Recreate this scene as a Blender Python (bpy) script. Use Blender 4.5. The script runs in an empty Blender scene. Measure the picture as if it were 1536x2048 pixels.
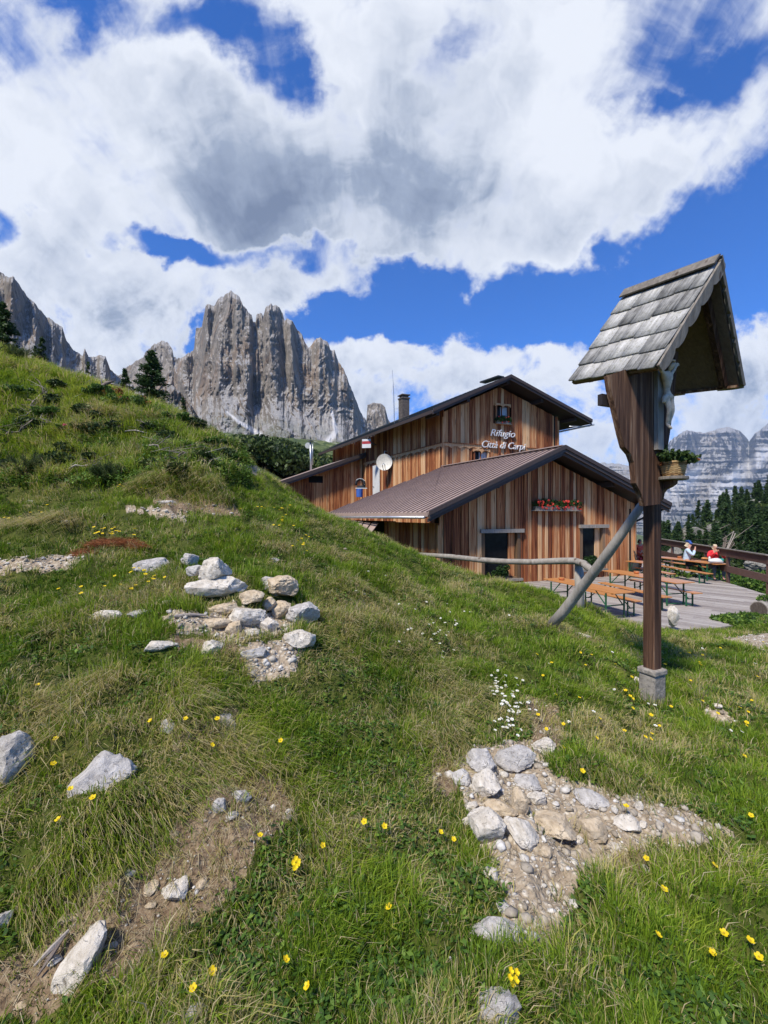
import bpy, bmesh, math, random
import numpy as np
from mathutils import Vector, Matrix
random.seed(7); rng = np.random.default_rng(7)
C = bpy.context.scene.collection
S = bpy.context.scene
R = math.radians

# ------------------------------------------------------------------ camera, world, sun
FPX, HZ = 850.0, 1030.0
cam = bpy.data.cameras.new("camera"); co = bpy.data.objects.new("camera", cam); C.objects.link(co)
co.rotation_euler = (R(90), 0, 0)
cam.sensor_fit = 'VERTICAL'; cam.sensor_height = 36.0; cam.lens = FPX / 2048 * 36
cam.shift_y = (HZ - 1024) / 2048
cam.clip_start = 0.05; cam.clip_end = 30000
S.camera = co
S.view_settings.view_transform = 'Standard'; S.view_settings.look = 'None'; S.view_settings.gamma = 1
S.view_settings.exposure = 0.5

SUN_EL, SUN_AZ = R(54), R(-143)          # azimuth measured from +Y towards +X: behind and left of the camera
sd = Vector((math.sin(SUN_AZ) * math.cos(SUN_EL), math.cos(SUN_AZ) * math.cos(SUN_EL), math.sin(SUN_EL)))
sl = bpy.data.lights.new("sun", 'SUN'); sl.energy = 4.4; sl.angle = R(6); sl.color = (1.0, 0.93, 0.82)
so = bpy.data.objects.new("sun", sl); C.objects.link(so)
so.rotation_euler = sd.to_track_quat('Z', 'Y').to_euler()


class NT:
    """tiny node-tree builder: sockets may be passed as input values"""
    def __init__(s, tree):
        s.t = tree; s.t.nodes.clear()
    def n(s, typ, ins=None, **props):
        nd = s.t.nodes.new(typ)
        for k, v in props.items(): setattr(nd, k, v)
        for k, v in (ins or {}).items():
            sock = nd.inputs[k]
            if isinstance(v, bpy.types.NodeSocket): s.t.links.new(v, sock)
            else: sock.default_value = v
        return nd
    def math(s, op, a, b=0.0, c=None, clamp=False):
        nd = s.t.nodes.new('ShaderNodeMath'); nd.operation = op; nd.use_clamp = clamp
        for i, v in enumerate([a, b] + ([c] if c is not None else [])):
            if isinstance(v, bpy.types.NodeSocket): s.t.links.new(v, nd.inputs[i])
            else: nd.inputs[i].default_value = v
        return nd.outputs[0]
    def vmath(s, op, a, b=(0, 0, 0), out=0):
        nd = s.t.nodes.new('ShaderNodeVectorMath'); nd.operation = op
        for i, v in enumerate([a, b]):
            if isinstance(v, bpy.types.NodeSocket): s.t.links.new(v, nd.inputs[i])
            else: nd.inputs[i].default_value = v
        return nd.outputs[out]
    def mix(s, f, a, b, blend='MIX'):
        nd = s.t.nodes.new('ShaderNodeMix'); nd.data_type = 'RGBA'; nd.blend_type = blend
        for i, v in ((0, f), (6, a), (7, b)):
            if isinstance(v, bpy.types.NodeSocket): s.t.links.new(v, nd.inputs[i])
            else: nd.inputs[i].default_value = (tuple(v) + (1,))[:4] if isinstance(v, (tuple, list)) else v
        return nd.outputs[2]
    def ramp(s, f, stops, interp='LINEAR'):
        nd = s.t.nodes.new('ShaderNodeValToRGB'); s.t.links.new(f, nd.inputs[0]); cr = nd.color_ramp; cr.interpolation = interp
        while len(cr.elements) > 1: cr.elements.remove(cr.elements[-1])
        for i, (p, c) in enumerate(stops):
            e = cr.elements[0] if i == 0 else cr.elements.new(p)
            e.position = p; e.color = (tuple(c) + (1,))[:4] if isinstance(c, (tuple, list)) else (c, c, c, 1)
        return nd.outputs[0]
    def noise(s, vec, scale, detail=3, rough=.55, dist=0.0, out=0):
        return s.n('ShaderNodeTexNoise', {'Vector': vec, 'Scale': scale, 'Detail': detail, 'Roughness': rough, 'Distortion': dist}).outputs[out]
    def smooth(s, v, a, b, lo=0.0, hi=1.0):
        nd = s.n('ShaderNodeMapRange', {'Value': v, 'From Min': a, 'From Max': b, 'To Min': lo, 'To Max': hi}, interpolation_type='SMOOTHSTEP'); return nd.outputs[0]
    def scale(s, vec, sx, sy, sz):
        return s.vmath('MULTIPLY', vec, (sx, sy, sz))


W = bpy.data.worlds.new("World"); S.world = W; W.use_nodes = True
t = NT(W.node_tree)
sky = t.n('ShaderNodeTexSky', sky_type='NISHITA', sun_disc=False, sun_elevation=SUN_EL, sun_rotation=SUN_AZ, altitude=2000, air_density=1.2, dust_density=0.2, ozone_density=4.0)
skyc = t.mix(1.0, sky.outputs[0], (0.22, 0.72, 1.42), 'MULTIPLY')
bg1 = t.n('ShaderNodeBackground', {'Color': skyc, 'Strength': 0.1})
dirv = t.n('ShaderNodeTexCoord').outputs['Generated']
sx = t.n('ShaderNodeSeparateXYZ', {0: dirv})
yy = t.math('MAXIMUM', sx.outputs[1], 0.03)
u = t.math('DIVIDE', sx.outputs[0], yy); v = t.math('DIVIDE', sx.outputs[2], yy)
uv = t.n('ShaderNodeCombineXYZ', {0: u, 1: v}).outputs[0]
zz = t.math('MAXIMUM', t.math('ADD', sx.outputs[2], 0.10), 0.05)
pl = t.n('ShaderNodeCombineXYZ', {0: t.math('DIVIDE', sx.outputs[0], zz), 1: t.math('MULTIPLY', t.math('DIVIDE', sx.outputs[1], zz), 0.42)}).outputs[0]
# cloud banks in the sky: (azimuth tangent, elevation tangent, half sizes, turn, weight)
banks = [(-.30, .95, .62, .34, 0, .75), (-.10, .72, .62, .17, 0, .75), (-.75, .80, .38, .34, 0, .7), (.35, 1.02, .55, .25, 20, .6), (.62, .82, .45, .16, 33, .6),
         (.22, .66, .33, .10, 0, .45), (-.78, .42, .45, .19, 0, .85), (-.52, .46, .26, .15, 0, .8), (-.22, .53, .22, .055, 18, .75), (.0, .36, .20, .055, 5, .50), (.20, .33, .28, .085, 0, .95),
         (.35, .35, .13, .05, 10, .6), (.88, .36, .20, .12, 20, .95), (.55, .19, .24, .085, 0, .85), (.45, .02, .5, .08, 0, .4), (.9, .2, .2, .06, 0, .6),
         (-.10, .26, .12, .10, 0, .7), (-.08, .40, .13, .03, 0, .5), (.47, .42, .08, .05, 40, .4), (0, 1.45, 1.4, .26, 0, .5),
         # gaps of blue
         (-.69, 1.19, .10, .10, 30, -.75), (-.46, 1.17, .12, .07, 0, -.75), (-.27, 1.10, .09, .15, 10, -.85), (.14, 1.06, .10, .06, 30, -.42), (.78, 1.05, .13, .06, 45, -.5), (.6, .93, .11, .035, 40, -.35), (.22,.93,.06,.05,0,-.3),
         (-.50, .635, .20, .042, -6, -1.5), (-.87, .71, .06, .06, 0, -.9), (-.44, .41, .045, .07, -20, -1.3), (-.12, .60, .16, .03, -6, -.6), (-.13, .44, .12, .07, -10, -.4), (.10, .50, .50, .09, -3, -.85), (.66, .56, .34, .13, 22, -1.15), (.50, .30, .06, .10, 0, -.35)]
tot = None
wob = t.noise(uv, 3.2, 4, .6, out=1)
uvw = t.vmath('ADD', uv, t.vmath('MULTIPLY', t.vmath('SUBTRACT', wob, (.5, .5, .5)), (.34, .26, 0)))
wob2 = t.noise(uv, 11, 6, .65, out=1)
uvx = t.vmath('ADD', uvw, t.vmath('MULTIPLY', t.vmath('SUBTRACT', wob2, (.5, .5, .5)), (.16, .12, 0)))
for (a, b, ra, rb, ang, w) in banks:
    mp = t.n('ShaderNodeMapping', {'Vector': uvx, 'Location': (a, b, 0), 'Rotation': (0, 0, R(ang)), 'Scale': (ra, rb, 1)}, vector_type='TEXTURE').outputs[0]
    ln = t.vmath('LENGTH', mp, out=1)
    g = t.smooth(ln, 0.0, 1.75, w * 1.15, 0.0)
    tot = g if tot is None else t.math('ADD', tot, g)
tot = t.math('MINIMUM', tot, 1.0)
n1 = t.math('ADD', t.math('MULTIPLY', t.noise(t.scale(pl, 1, .45, 1), 4.2, 10, .58, .3), .5), t.math('MULTIPLY', t.noise(uvw, 3.4, 9, .56, .2), .5))
n2 = t.noise(uv, 7.0, 9, .62, .25)
lowm = t.smooth(v, .45, .65)                         # cumulus puffs low, drawn-out veil high
nz = t.n('ShaderNodeMix', {0: lowm, 2: n2, 3: n1}).outputs[0]
cov = t.math('ADD', tot, t.math('MULTIPLY', t.math('SUBTRACT', nz, .5), 4.3))
mask = t.smooth(cov, .05, .85)
shade = None                                             # where the cloud deck is deep and grey underneath
for (a, b, ra, rb, ang, w) in [(-.33, .76, .46, .22, 5, .82), (.02, .72, .42, .13, 0, .62), (.15, 1.02, .32, .13, 15, .45), (-.62, .42, .34, .14, 0, .5), (-.52, 1.02, .3, .12, 0, .35), (.3, .27, .2, .05, 0, .35), (.9, .26, .2, .07, 0, .45), (.55, .15, .2, .05, 0, .35), (.52, .72, .2, .08, 30, .3)]:
    mp = t.n('ShaderNodeMapping', {'Vector': uvw, 'Location': (a, b, 0), 'Rotation': (0, 0, R(ang)), 'Scale': (ra, rb, 1)}, vector_type='TEXTURE').outputs[0]
    g = t.smooth(t.vmath('LENGTH', mp, out=1), 0.0, 1.6, w, 0.0); shade = g if shade is None else t.math('ADD', shade, g)
bil = t.noise(t.vmath('ADD', uvw, (.03, .05, 3.3)), 2.8, 8, .55, .2); fluff = t.noise(uvw, 12, 7, .6)
thick = t.math('ADD', t.math('MULTIPLY', shade, 1.05), t.math('MULTIPLY', t.math('SUBTRACT', bil, .5), 1.9)); thick = t.math('ADD', thick, t.math('MULTIPLY', t.math('SUBTRACT', nz, .5), 1.3))
thick = t.math('MULTIPLY', thick, t.smooth(cov, .1, 1.9, 0, 1.0))
ccol = t.ramp(t.math('ADD', thick, t.math('MULTIPLY', t.math('SUBTRACT', fluff, .5), .35)), [(0, (.66, .69, .75)), (.25, (.50, .54, .62)), (.55, (.27, .32, .42)), (1, (.15, .19, .28))])
bg2 = t.n('ShaderNodeBackground', {'Color': ccol, 'Strength': 0.95})
mixs = t.n('ShaderNodeMixShader', {0: mask, 1: bg1.outputs[0], 2: bg2.outputs[0]})
t.n('ShaderNodeOutputWorld', {0: mixs.outputs[0]})

# ------------------------------------------------------------------ numbers
def P(px, py, d): return Vector(((px - 768) / FPX * d, d, (HZ - py) / FPX * d))

def _h(ix, iy, iz, s):
    h = (ix.astype(np.int64) * 374761393 + iy.astype(np.int64) * 668265263 + iz.astype(np.int64) * 2147483647 + s * 974711) & 0xffffffff
    h = ((h ^ (h >> 13)) * 1274126177) & 0xffffffff
    h = ((h ^ (h >> 16)) * 2246822519) & 0xffffffff
    return ((h ^ (h >> 15)) & 0xffffff) / float(0xffffff)

def vn(x, y, z=None, s=0):
    x = np.asarray(x, float); y = np.asarray(y, float); z = np.zeros_like(x) if z is None else np.asarray(z, float) + 0 * x
    ix, iy, iz = np.floor(x), np.floor(y), np.floor(z)
    fx, fy, fz = x - ix, y - iy, z - iz
    fx, fy, fz = [f * f * (3 - 2 * f) for f in (fx, fy, fz)]
    ix, iy, iz = ix.astype(np.int64), iy.astype(np.int64), iz.astype(np.int64)
    r = 0
    for dx in (0, 1):
        for dy in (0, 1):
            for dz in (0, 1):
                w = (fx if dx else 1 - fx) * (fy if dy else 1 - fy) * (fz if dz else 1 - fz)
                r = r + w * _h(ix + dx, iy + dy, iz + dz, s)
    return r

def fbm(x, y, z=None, s=0, o=4, g=.5):
    a, t_, f, m = 1.0, 0, 1.0, 0
    for i in range(o):
        t_ = t_ + a * vn(np.asarray(x) * f, np.asarray(y) * f, None if z is None else np.asarray(z) * f, s + i * 17); m += a; a *= g; f *= 2.03
    return t_ / m

def ridged(x, y, z=None, s=0, o=4, g=.5):
    a, t_, f, m = 1.0, 0, 1.0, 0
    for i in range(o):
        t_ = t_ + a * (1 - np.abs(2 * vn(np.asarray(x) * f, np.asarray(y) * f, None if z is None else np.asarray(z) * f, s + i * 17) - 1)); m += a; a *= g; f *= 2.03
    return t_ / m

# ------------------------------------------------------------------ objects
ORG = {}
def tag(o, label=None, cat=None, group=None, kind=None):
    if label: o['label'] = label
    if cat: o['category'] = cat
    if group: o['group'] = group
    if kind: o['kind'] = kind
    return o

def thing(name, label, cat, loc=(0, 0, 0), group=None):
    o = bpy.data.objects.new(name, None); C.objects.link(o); o.location = loc; o.empty_display_size = .1
    ORG[o.name] = Vector(loc)
    return tag(o, label, cat, group)

def copy_tree(o, parent=None):
    c = o.copy(); C.objects.link(c); c.parent = parent
    for ch in list(o.children): copy_tree(ch, c)
    return c

class MB:
    def __init__(s): s.v = []; s.f = []; s.r = []
    def add(s, vs, fs, r=None):
        b = len(s.v); r = random.random() if r is None else r
        s.v += [tuple(q) for q in vs]; s.r += [r] * len(vs)
        s.f += [tuple(b + i for i in f) for f in fs]; return s
    def prism(s, poly, off, r=None):
        n = len(poly); off = Vector(off); poly = [Vector(q) for q in poly]
        return s.add(poly + [q + off for q in poly], [tuple(range(n))[::-1], tuple(range(n, 2 * n))] + [(i, (i + 1) % n, n + (i + 1) % n, n + i) for i in range(n)], r)
    def box(s, c, ax, ay, az, r=None):
        c, ax, ay, az = map(Vector, (c, ax, ay, az))
        p = [c - ax - ay - az, c + ax - ay - az, c + ax + ay - az, c - ax + ay - az]
        return s.prism(p, az * 2, r)
    def abox(s, x0, x1, y0, y1, z0, z1, r=None):
        return s.prism([(x0, y0, z0), (x1, y0, z0), (x1, y1, z0), (x0, y1, z0)], (0, 0, z1 - z0), r)
    def beam(s, a, b, w, h, up=(0, 0, 1), r=None):
        a, b = Vector(a), Vector(b); d = (b - a).normalized(); sd_ = d.cross(Vector(up)).normalized(); u_ = sd_.cross(d)
        return s.box((a + b) / 2, (b - a) / 2, sd_ * w / 2, u_ * h / 2, r)
    def tube(s, pts, rad, n=8, r=None, cap=True, wob=0.0):
        pts = [Vector(p) for p in pts]; m = len(pts)
        if not hasattr(rad, '__len__'): rad = [rad] * m
        vs = []; ref = Vector((0.31, 0.17, 0.93))
        for i, p in enumerate(pts):
            d = (pts[min(i + 1, m - 1)] - pts[max(i - 1, 0)]).normalized()
            if abs(d.dot(ref)) > .95: ref = Vector((1, .1, 0))
            a = d.cross(ref).normalized(); b = d.cross(a)
            for k in range(n):
                q = 2 * math.pi * k / n; rr = rad[i] * (1 + wob * random.uniform(-1, 1))
                vs.append(p + (a * math.cos(q) + b * math.sin(q)) * rr)
        fs = [(i * n + k, i * n + (k + 1) % n, (i + 1) * n + (k + 1) % n, (i + 1) * n + k) for i in range(m - 1) for k in range(n)]
        if cap: fs += [tuple(range(n))[::-1], tuple(range((m - 1) * n, m * n))]
        return s.add(vs, fs, r)
    def lathe(s, c, prof, n=16, r=None):
        c = Vector(c); vs = []; m = len(prof)
        for (rr, z) in prof:
            for k in range(n):
                q = 2 * math.pi * k / n; vs.append(c + Vector((rr * math.cos(q), rr * math.sin(q), z)))
        fs = [(i * n + k, i * n + (k + 1) % n, (i + 1) * n + (k + 1) % n, (i + 1) * n + k) for i in range(m - 1) for k in range(n)]
        fs += [tuple(range(n))[::-1], tuple(range((m - 1) * n, m * n))]
        return s.add(vs, fs, r)
    def build(s, name, mat, parent=None, origin=None, smooth=False, bevel=0):
        o0 = Vector(origin) if origin is not None else Vector((0, 0, 0)); po = Vector((0, 0, 0))
        if parent is not None: po = ORG.get(parent.name, Vector((0, 0, 0))); o0 = po
        me = bpy.data.meshes.new(name)
        me.from_pydata([(a - o0.x, b - o0.y, c - o0.z) for a, b, c in s.v], [], s.f)
        at = me.attributes.new('rnd', 'FLOAT', 'POINT'); at.data.foreach_set('value', np.array(s.r, np.float32))
        me.materials.append(mat)
        bm = bmesh.new(); bm.from_mesh(me); bmesh.ops.recalc_face_normals(bm, faces=bm.faces[:]); bm.to_mesh(me); bm.free()
        if smooth: me.polygons.foreach_set('use_smooth', [True] * len(me.polygons))
        o = bpy.data.objects.new(name, me); C.objects.link(o)
        if parent is not None: o.parent = parent; ORG[o.name] = po
        elif origin is not None: o.location = o0; ORG[o.name] = o0
        if bevel:
            md = o.modifiers.new('bevel', 'BEVEL'); md.width = bevel; md.segments = 2; md.limit_method = 'ANGLE'
        return o

def npmesh(name, V, F, mat, attrs=None, smooth=False, parent=None, origin=None):
    """V (n,3); F list of int arrays (m,k) with k = 3 or 4"""
    me = bpy.data.meshes.new(name); V = np.asarray(V, np.float32)
    o0 = np.array(origin if origin is not None else (0, 0, 0), np.float32)
    if parent is not None: o0 = np.array(ORG.get(parent.name, Vector((0, 0, 0))), np.float32)
    me.vertices.add(len(V)); me.vertices.foreach_set('co', (V - o0).ravel())
    F = [np.asarray(f, np.int32) for f in F if len(f)]
    nl = sum(f.size for f in F); npo = sum(len(f) for f in F)
    me.loops.add(nl); me.polygons.add(npo)
    me.loops.foreach_set('vertex_index', np.concatenate([f.ravel() for f in F]))
    cnt = np.concatenate([np.full(len(f), f.shape[1], np.int32) for f in F])
    st = np.concatenate([[0], np.cumsum(cnt)[:-1]]).astype(np.int32)
    me.polygons.foreach_set('loop_start', st)
    me.update(calc_edges=True)
    for k, a in (attrs or {}).items():
        at = me.attributes.new(k, 'FLOAT', 'POINT'); at.data.foreach_set('value', np.asarray(a, np.float32))
    me.materials.append(mat)
    if smooth: me.polygons.foreach_set('use_smooth', np.ones(npo, bool))
    o = bpy.data.objects.new(name, me); C.objects.link(o)
    if parent is not None: o.parent = parent
    elif origin is not None: o.location = origin
    return o

def grid_faces(nu, nv):
    i = np.arange(nu - 1)[:, None] * nv + np.arange(nv - 1)[None, :]
    return np.stack([i, i + nv, i + nv + 1, i + 1], -1).reshape(-1, 4)

# ------------------------------------------------------------------ materials
def newmat(name):
    m = bpy.data.materials.new(name); m.use_nodes = True; return m, NT(m.node_tree)
def finish(t, col, rough=.8, bump=None, bs=.3, bd=.02, metal=0, spec=.3, extra=None):
    ins = {'Base Color': col, 'Roughness': rough, 'Metallic': metal, 'Specular IOR Level': spec}
    if not isinstance(col, bpy.types.NodeSocket): ins['Base Color'] = (tuple(col) + (1,))[:4]
    if bump is not None: ins['Normal'] = t.n('ShaderNodeBump', {'Height': bump, 'Strength': bs, 'Distance': bd}).outputs[0]
    if extra: ins.update(extra)
    p = t.n('ShaderNodeBsdfPrincipled', ins); t.n('ShaderNodeOutputMaterial', {0: p.outputs[0]}); return p
def attr(t, n='rnd'): return t.n('ShaderNodeAttribute', attribute_name=n).outputs['Fac']

def wood(name, stops, gs=(14, 14, .8), rw=.55, nw=.75, rough=.8, bs=.5, knots=True):
    m, t = newmat(name); oc = t.n('ShaderNodeTexCoord').outputs['Object']; r = attr(t)
    off = t.n('ShaderNodeCombineXYZ', {0: t.math('MULTIPLY', r, 37.0), 1: t.math('MULTIPLY', r, 91.0), 2: t.math('MULTIPLY', r, 53.0)}).outputs[0]
    c = t.vmath('ADD', t.scale(oc, *gs), off)
    g1 = t.noise(c, 1.0, 6, .65, .6); g2 = t.noise(t.scale(c, 3.1, 3.1, 1.4), 1.0, 4, .6, .3)
    f = t.math('ADD', t.math('MULTIPLY', r, rw), t.math('MULTIPLY', g1, nw)); f = t.math('ADD', f, t.math('MULTIPLY', t.math('SUBTRACT', g2, .5), .35))
    f = t.math('SUBTRACT', f, (rw * .5 + nw * .5) - .5)
    col = t.ramp(f, stops)
    if knots:
        vo = t.n('ShaderNodeTexVoronoi', {'Vector': t.vmath('ADD', t.scale(oc, gs[0] * .35, gs[1] * .35, gs[2] * 1.6), off), 'Scale': 1.0})
        k = t.smooth(vo.outputs['Distance'], .08, .2, 1, 0); col = t.mix(t.math('MULTIPLY', k, .75), col, (.05, .022, .01))
    finish(t, col, rough, t.math('ADD', g1, t.math('MULTIPLY', g2, .6)), bs, .01); return m

BOARD = wood('larch_boards', [(0, (.06, .018, .007)), (.18, (.17, .045, .016)), (.36, (.32, .105, .036)), (.54, (.47, .205, .080)), (.74, (.60, .345, .165)), (1, (.68, .47, .28))], gs=(20, 20, .45), rw=.70, nw=1.8)
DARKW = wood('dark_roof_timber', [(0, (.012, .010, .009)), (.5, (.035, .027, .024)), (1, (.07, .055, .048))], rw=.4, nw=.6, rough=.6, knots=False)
FASCIA = wood('brown_fascia', [(0, (.03, .022, .02)), (.5, (.065, .048, .043)), (1, (.11, .085, .075))], rw=.4, nw=.4, rough=.5, knots=False)
SHRW = wood('shrine_brown_wood', [(0, (.010, .006, .004)), (.28, (.045, .02, .011)), (.5, (.085, .042, .024)), (.68, (.16, .085, .048)), (.82, (.25, .165, .105)), (1, (.24, .21, .18))], gs=(24, 24, 1.0), rw=.35, nw=1.9, bs=.8)
GREYW = wood('weathered_grey_wood', [(0, (.06, .05, .042)), (.35, (.165, .145, .12)), (.65, (.29, .26, .22)), (1, (.44, .41, .36))], gs=(30, 30, 2.5), rw=.35, nw=.9, bs=.6)
SILV = wood('silvered_log', [(0, (.10, .09, .08)), (.4, (.24, .215, .18)), (.7, (.37, .34, .295)), (1, (.50, .48, .45))], gs=(16, 16, 3), rw=.2, nw=.9, bs=.5)
SHRU = wood('shrine_underside', [(0, (.07, .045, .03)), (.5, (.18, .13, .09)), (1, (.27, .20, .145))], gs=(6, 30, 30), rw=.3, nw=.8, knots=False)
DECKW = wood('deck_boards', [(0, (.13, .11, .10)), (.35, (.24, .21, .19)), (.7, (.34, .31, .28)), (1, (.44, .41, .37))], gs=(5, 5, 5), rw=.6, nw=.6, knots=False)
TABLE = wood('varnished_pine', [(0, (.34, .13, .035)), (.5, (.48, .21, .07)), (1, (.58, .30, .12))], gs=(5, 40, 40), rw=.3, nw=.4, rough=.28, knots=False, bs=.1)
FENCEW = wood('brown_rail_wood', [(0, (.05, .025, .018)), (.5, (.12, .065, .05)), (1, (.20, .13, .11))], gs=(4, 4, 20), rw=.4, nw=.6, knots=False)
BARK = wood('bark', [(0, (.03, .022, .016)), (.5, (.09, .07, .055)), (1, (.2, .17, .14))], gs=(30, 30, 8), rw=.3, nw=.9, bs=1, knots=False)
DEADW = wood('dead_wood', [(0, (.07, .05, .04)), (.5, (.22, .18, .15)), (1, (.42, .38, .34))], gs=(30, 30, 12), rw=.7, nw=.6, knots=False)

def shingle_mat():
    m, t = newmat('shingle_wood'); oc = t.n('ShaderNodeTexCoord').outputs['Object']; r = attr(t)
    gen = t.n('ShaderNodeAttribute', attribute_name='su').outputs['Fac']
    g = t.n('ShaderNodeCombineXYZ', {0: t.math('MULTIPLY', gen, 60.0), 1: t.n('ShaderNodeAttribute', attribute_name='sv').outputs['Fac'], 2: t.math('MULTIPLY', r, 40)}).outputs[0]
    g1 = t.noise(t.scale(g, 1, 2.2, 1), 1.0, 6, .65, .7)
    blo = t.noise(oc, 16, 6, .65)
    f = t.math('ADD', t.math('MULTIPLY', g1, .75), t.math('MULTIPLY', t.math('SUBTRACT', r, .5), .30)); f = t.math('ADD', f, t.math('MULTIPLY', t.math('SUBTRACT', blo, .5), .5))
    col = t.ramp(f, [(.08, (.06, .057, .053)), (.25, (.24, .235, .22)), (.45, (.42, .41, .385)), (.7, (.62, .61, .575))])
    lich = t.math('MULTIPLY', t.smooth(t.noise(oc, 55, 4, .7), .54, .64), t.smooth(t.math('ADD', r, t.noise(oc, 5, 2)), .8, 1.15))
    col = t.mix(t.math('MULTIPLY', lich, .65), col, (.17, .16, .08))
    vo = t.n('ShaderNodeTexVoronoi', {'Vector': oc, 'Scale': 20.0}); col = t.mix(t.smooth(vo.outputs['Distance'], .06, .12, .8, 0), col, (.04, .037, .034))
    finish(t, col, .85, t.math('ADD', g1, t.math('MULTIPLY', blo, .5)), .8, .006); return m
SHINGLE = shingle_mat()

def plain(name, col, rough=.6, metal=0, var=.15, sc=8, spec=.4, bump=0):
    m, t = newmat(name); oc = t.n('ShaderNodeTexCoord').outputs['Object']
    n = t.noise(oc, sc, 5, .6)
    c = t.mix(t.smooth(n, .25, .75), tuple(q * (1 - var) for q in col), tuple(min(1, q * (1 + var)) for q in col))
    finish(t, c, rough, n if bump else None, bump, .02, metal, spec); return m
ROOFM = plain('brown_sheet_roof', (.35, .265, .23), .42, 0, .14, 1.2)
ROOFR = plain('brown_sheet_ribs', (.12, .085, .08), .45, 0, .2, 3)
ROOFB = plain('blue_grey_sheet_roof', (.15, .18, .22), .35, .3, .25, 2)
ZINC = plain('zinc', (.50, .52, .54), .35, .7, .15, 5)
GLASS = plain('dark_window_glass', (.012, .014, .015), .12, 0, .3, 3, .12)
DARKIN = plain('interior_shade', (.010, .009, .008), .9, 0, .3)  # near-black colour stands in for the shade inside the openings
WHITEP = plain('white_paint', (.62, .63, .62), .45, 0, .08, 3)
REDP = plain('red_paint', (.38, .03, .03), .5)
GREENM = plain('green_steel', (.018, .10, .045), .4, 0, .2, 20)
DARKM = plain('dark_steel', (.03, .035, .035), .4, .4)
CONC = plain('grey_concrete', (.25, .225, .19), .9, 0, .35, 25, .2, .6)
CHIMN = plain('dark_chimney_render', (.10, .085, .075), .9, 0, .35, 8, .2, .6)
CURT = plain('white_curtain', (.55, .56, .58), .8, 0, .15, 30)
CARVE = plain('carved_pale_wood', (.66, .53, .38), .55, 0, .30, 22, .35, .4)
CARVD = plain('carved_brown_hair', (.11, .06, .035), .7, 0, .3, 60, .3, .5)
SILVL = plain('silver_letters', (.66, .66, .66), .4, 0, .05, 5)
SKIN = plain('skin', (.52, .29, .20), .55, 0, .1, 10)
HAIR = plain('grey_blonde_hair', (.50, .40, .27), .7, 0, .3, 60)
DHAIR = plain('dark_hair', (.03, .022, .018), .6, 0, .3, 60)
REDJ = plain('red_fleece', (.62, .035, .045), .8, 0, .25, 14, .2, .3)
BLUEC = plain('blue_cloth', (.045, .12, .42), .8, 0, .15, 20)
LBLUE = plain('pale_blue_shirt', (.42, .55, .68), .8, 0, .12, 14, .2, .3)
CORAL = plain('coral_shirt', (.72, .13, .07), .8, 0, .2, 14)
JEANS = plain('grey_trousers', (.085, .105, .115), .85, 0, .25, 20)
BLACKC = plain('black_cloth', (.02, .02, .022), .85, 0, .3, 20)
TEAL = plain('teal_cloth', (.02, .30, .26), .7)
ORANGEP = plain('terracotta', (.50, .16, .05), .6)
SNOWM = plain('old_snow', (.75, .77, .8), .7, 0, .08, .05)

def rock_mat(name, a, b, c):
    m, t = newmat(name); oc = t.n('ShaderNodeTexCoord').outputs['Object']
    n = t.noise(oc, 11, 8, .70, .4); n2 = t.noise(oc, 45, 7, .75)
    vc = t.n('ShaderNodeTexVoronoi', {'Vector': t.vmath('ADD', oc, t.vmath('MULTIPLY', t.noise(oc, 9, 4, .6, out=1), (.25, .25, .25))), 'Scale': 7.0}, feature='DISTANCE_TO_EDGE').outputs['Distance']
    crack = t.math('MULTIPLY', t.smooth(vc, .0, .025, 1, 0), t.smooth(n, .5, .6))
    col = t.ramp(n, [(.3, a), (.5, b), (.72, c)])
    col = t.mix(t.smooth(n2, .46, .34, 0, .75), col, (.10, .08, .06))
    col = t.mix(t.smooth(n2, .58, .74, 0, .5), col, tuple(min(1, q * 1.25) for q in c))
    col = t.mix(t.math('MULTIPLY', crack, .5), col, (.07, .06, .05))
    h = t.math('ADD', t.math('MULTIPLY', n2, .5), t.math('SUBTRACT', n, t.math('MULTIPLY', crack, .3)))
    finish(t, col, .9, h, .9, .02, spec=.2); return m
ROCKG = rock_mat('grey_limestone', (.25, .23, .205), (.46, .435, .40), (.66, .63, .58))
ROCKW = rock_mat('white_limestone', (.36, .31, .24), (.58, .53, .45), (.76, .71, .63))
ROCKT = rock_mat('tan_limestone', (.34, .25, .15), (.52, .42, .29), (.68, .59, .45))

def leaf_mat(name, stops, tr=.35, rough=.55):
    m, t = newmat(name); r = attr(t)
    col = t.ramp(r, stops)
    p = t.n('ShaderNodeBsdfPrincipled', {'Base Color': col, 'Roughness': rough, 'Specular IOR Level': .25})
    tl = t.n('ShaderNodeBsdfTranslucent', {'Color': col})
    mx = t.n('ShaderNodeMixShader', {0: tr, 1: p.outputs[0], 2: tl.outputs[0]})
    t.n('ShaderNodeOutputMaterial', {0: mx.outputs[0]}); return m
GRASS = leaf_mat('grass_blades', [(0, (.040, .080, .008)), (.25, (.105, .190, .012)), (.45, (.20, .305, .020)), (.62, (.34, .42, .04)), (.74, (.40, .37, .10)), (.88, (.47, .38, .18)), (1, (.56, .48, .30))], .4)
LARCH = leaf_mat('conifer_needles', [(0, (.012, .030, .010)), (.5, (.036, .075, .020)), (1, (.090, .145, .035))], .25)
MUGO = leaf_mat('dwarf_pine_needles', [(0, (.012, .025, .008)), (.5, (.040, .070, .018)), (.85, (.085, .125, .03)), (1, (.15, .18, .05))], .2)
LEAFG = leaf_mat('broad_leaves', [(0, (.02, .05, .010)), (.5, (.070, .145, .022)), (1, (.19, .29, .045))], .3)
GERAN = leaf_mat('geranium_leaves', [(0, (.012, .035, .010)), (1, (.05, .11, .025))], .3)
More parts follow.
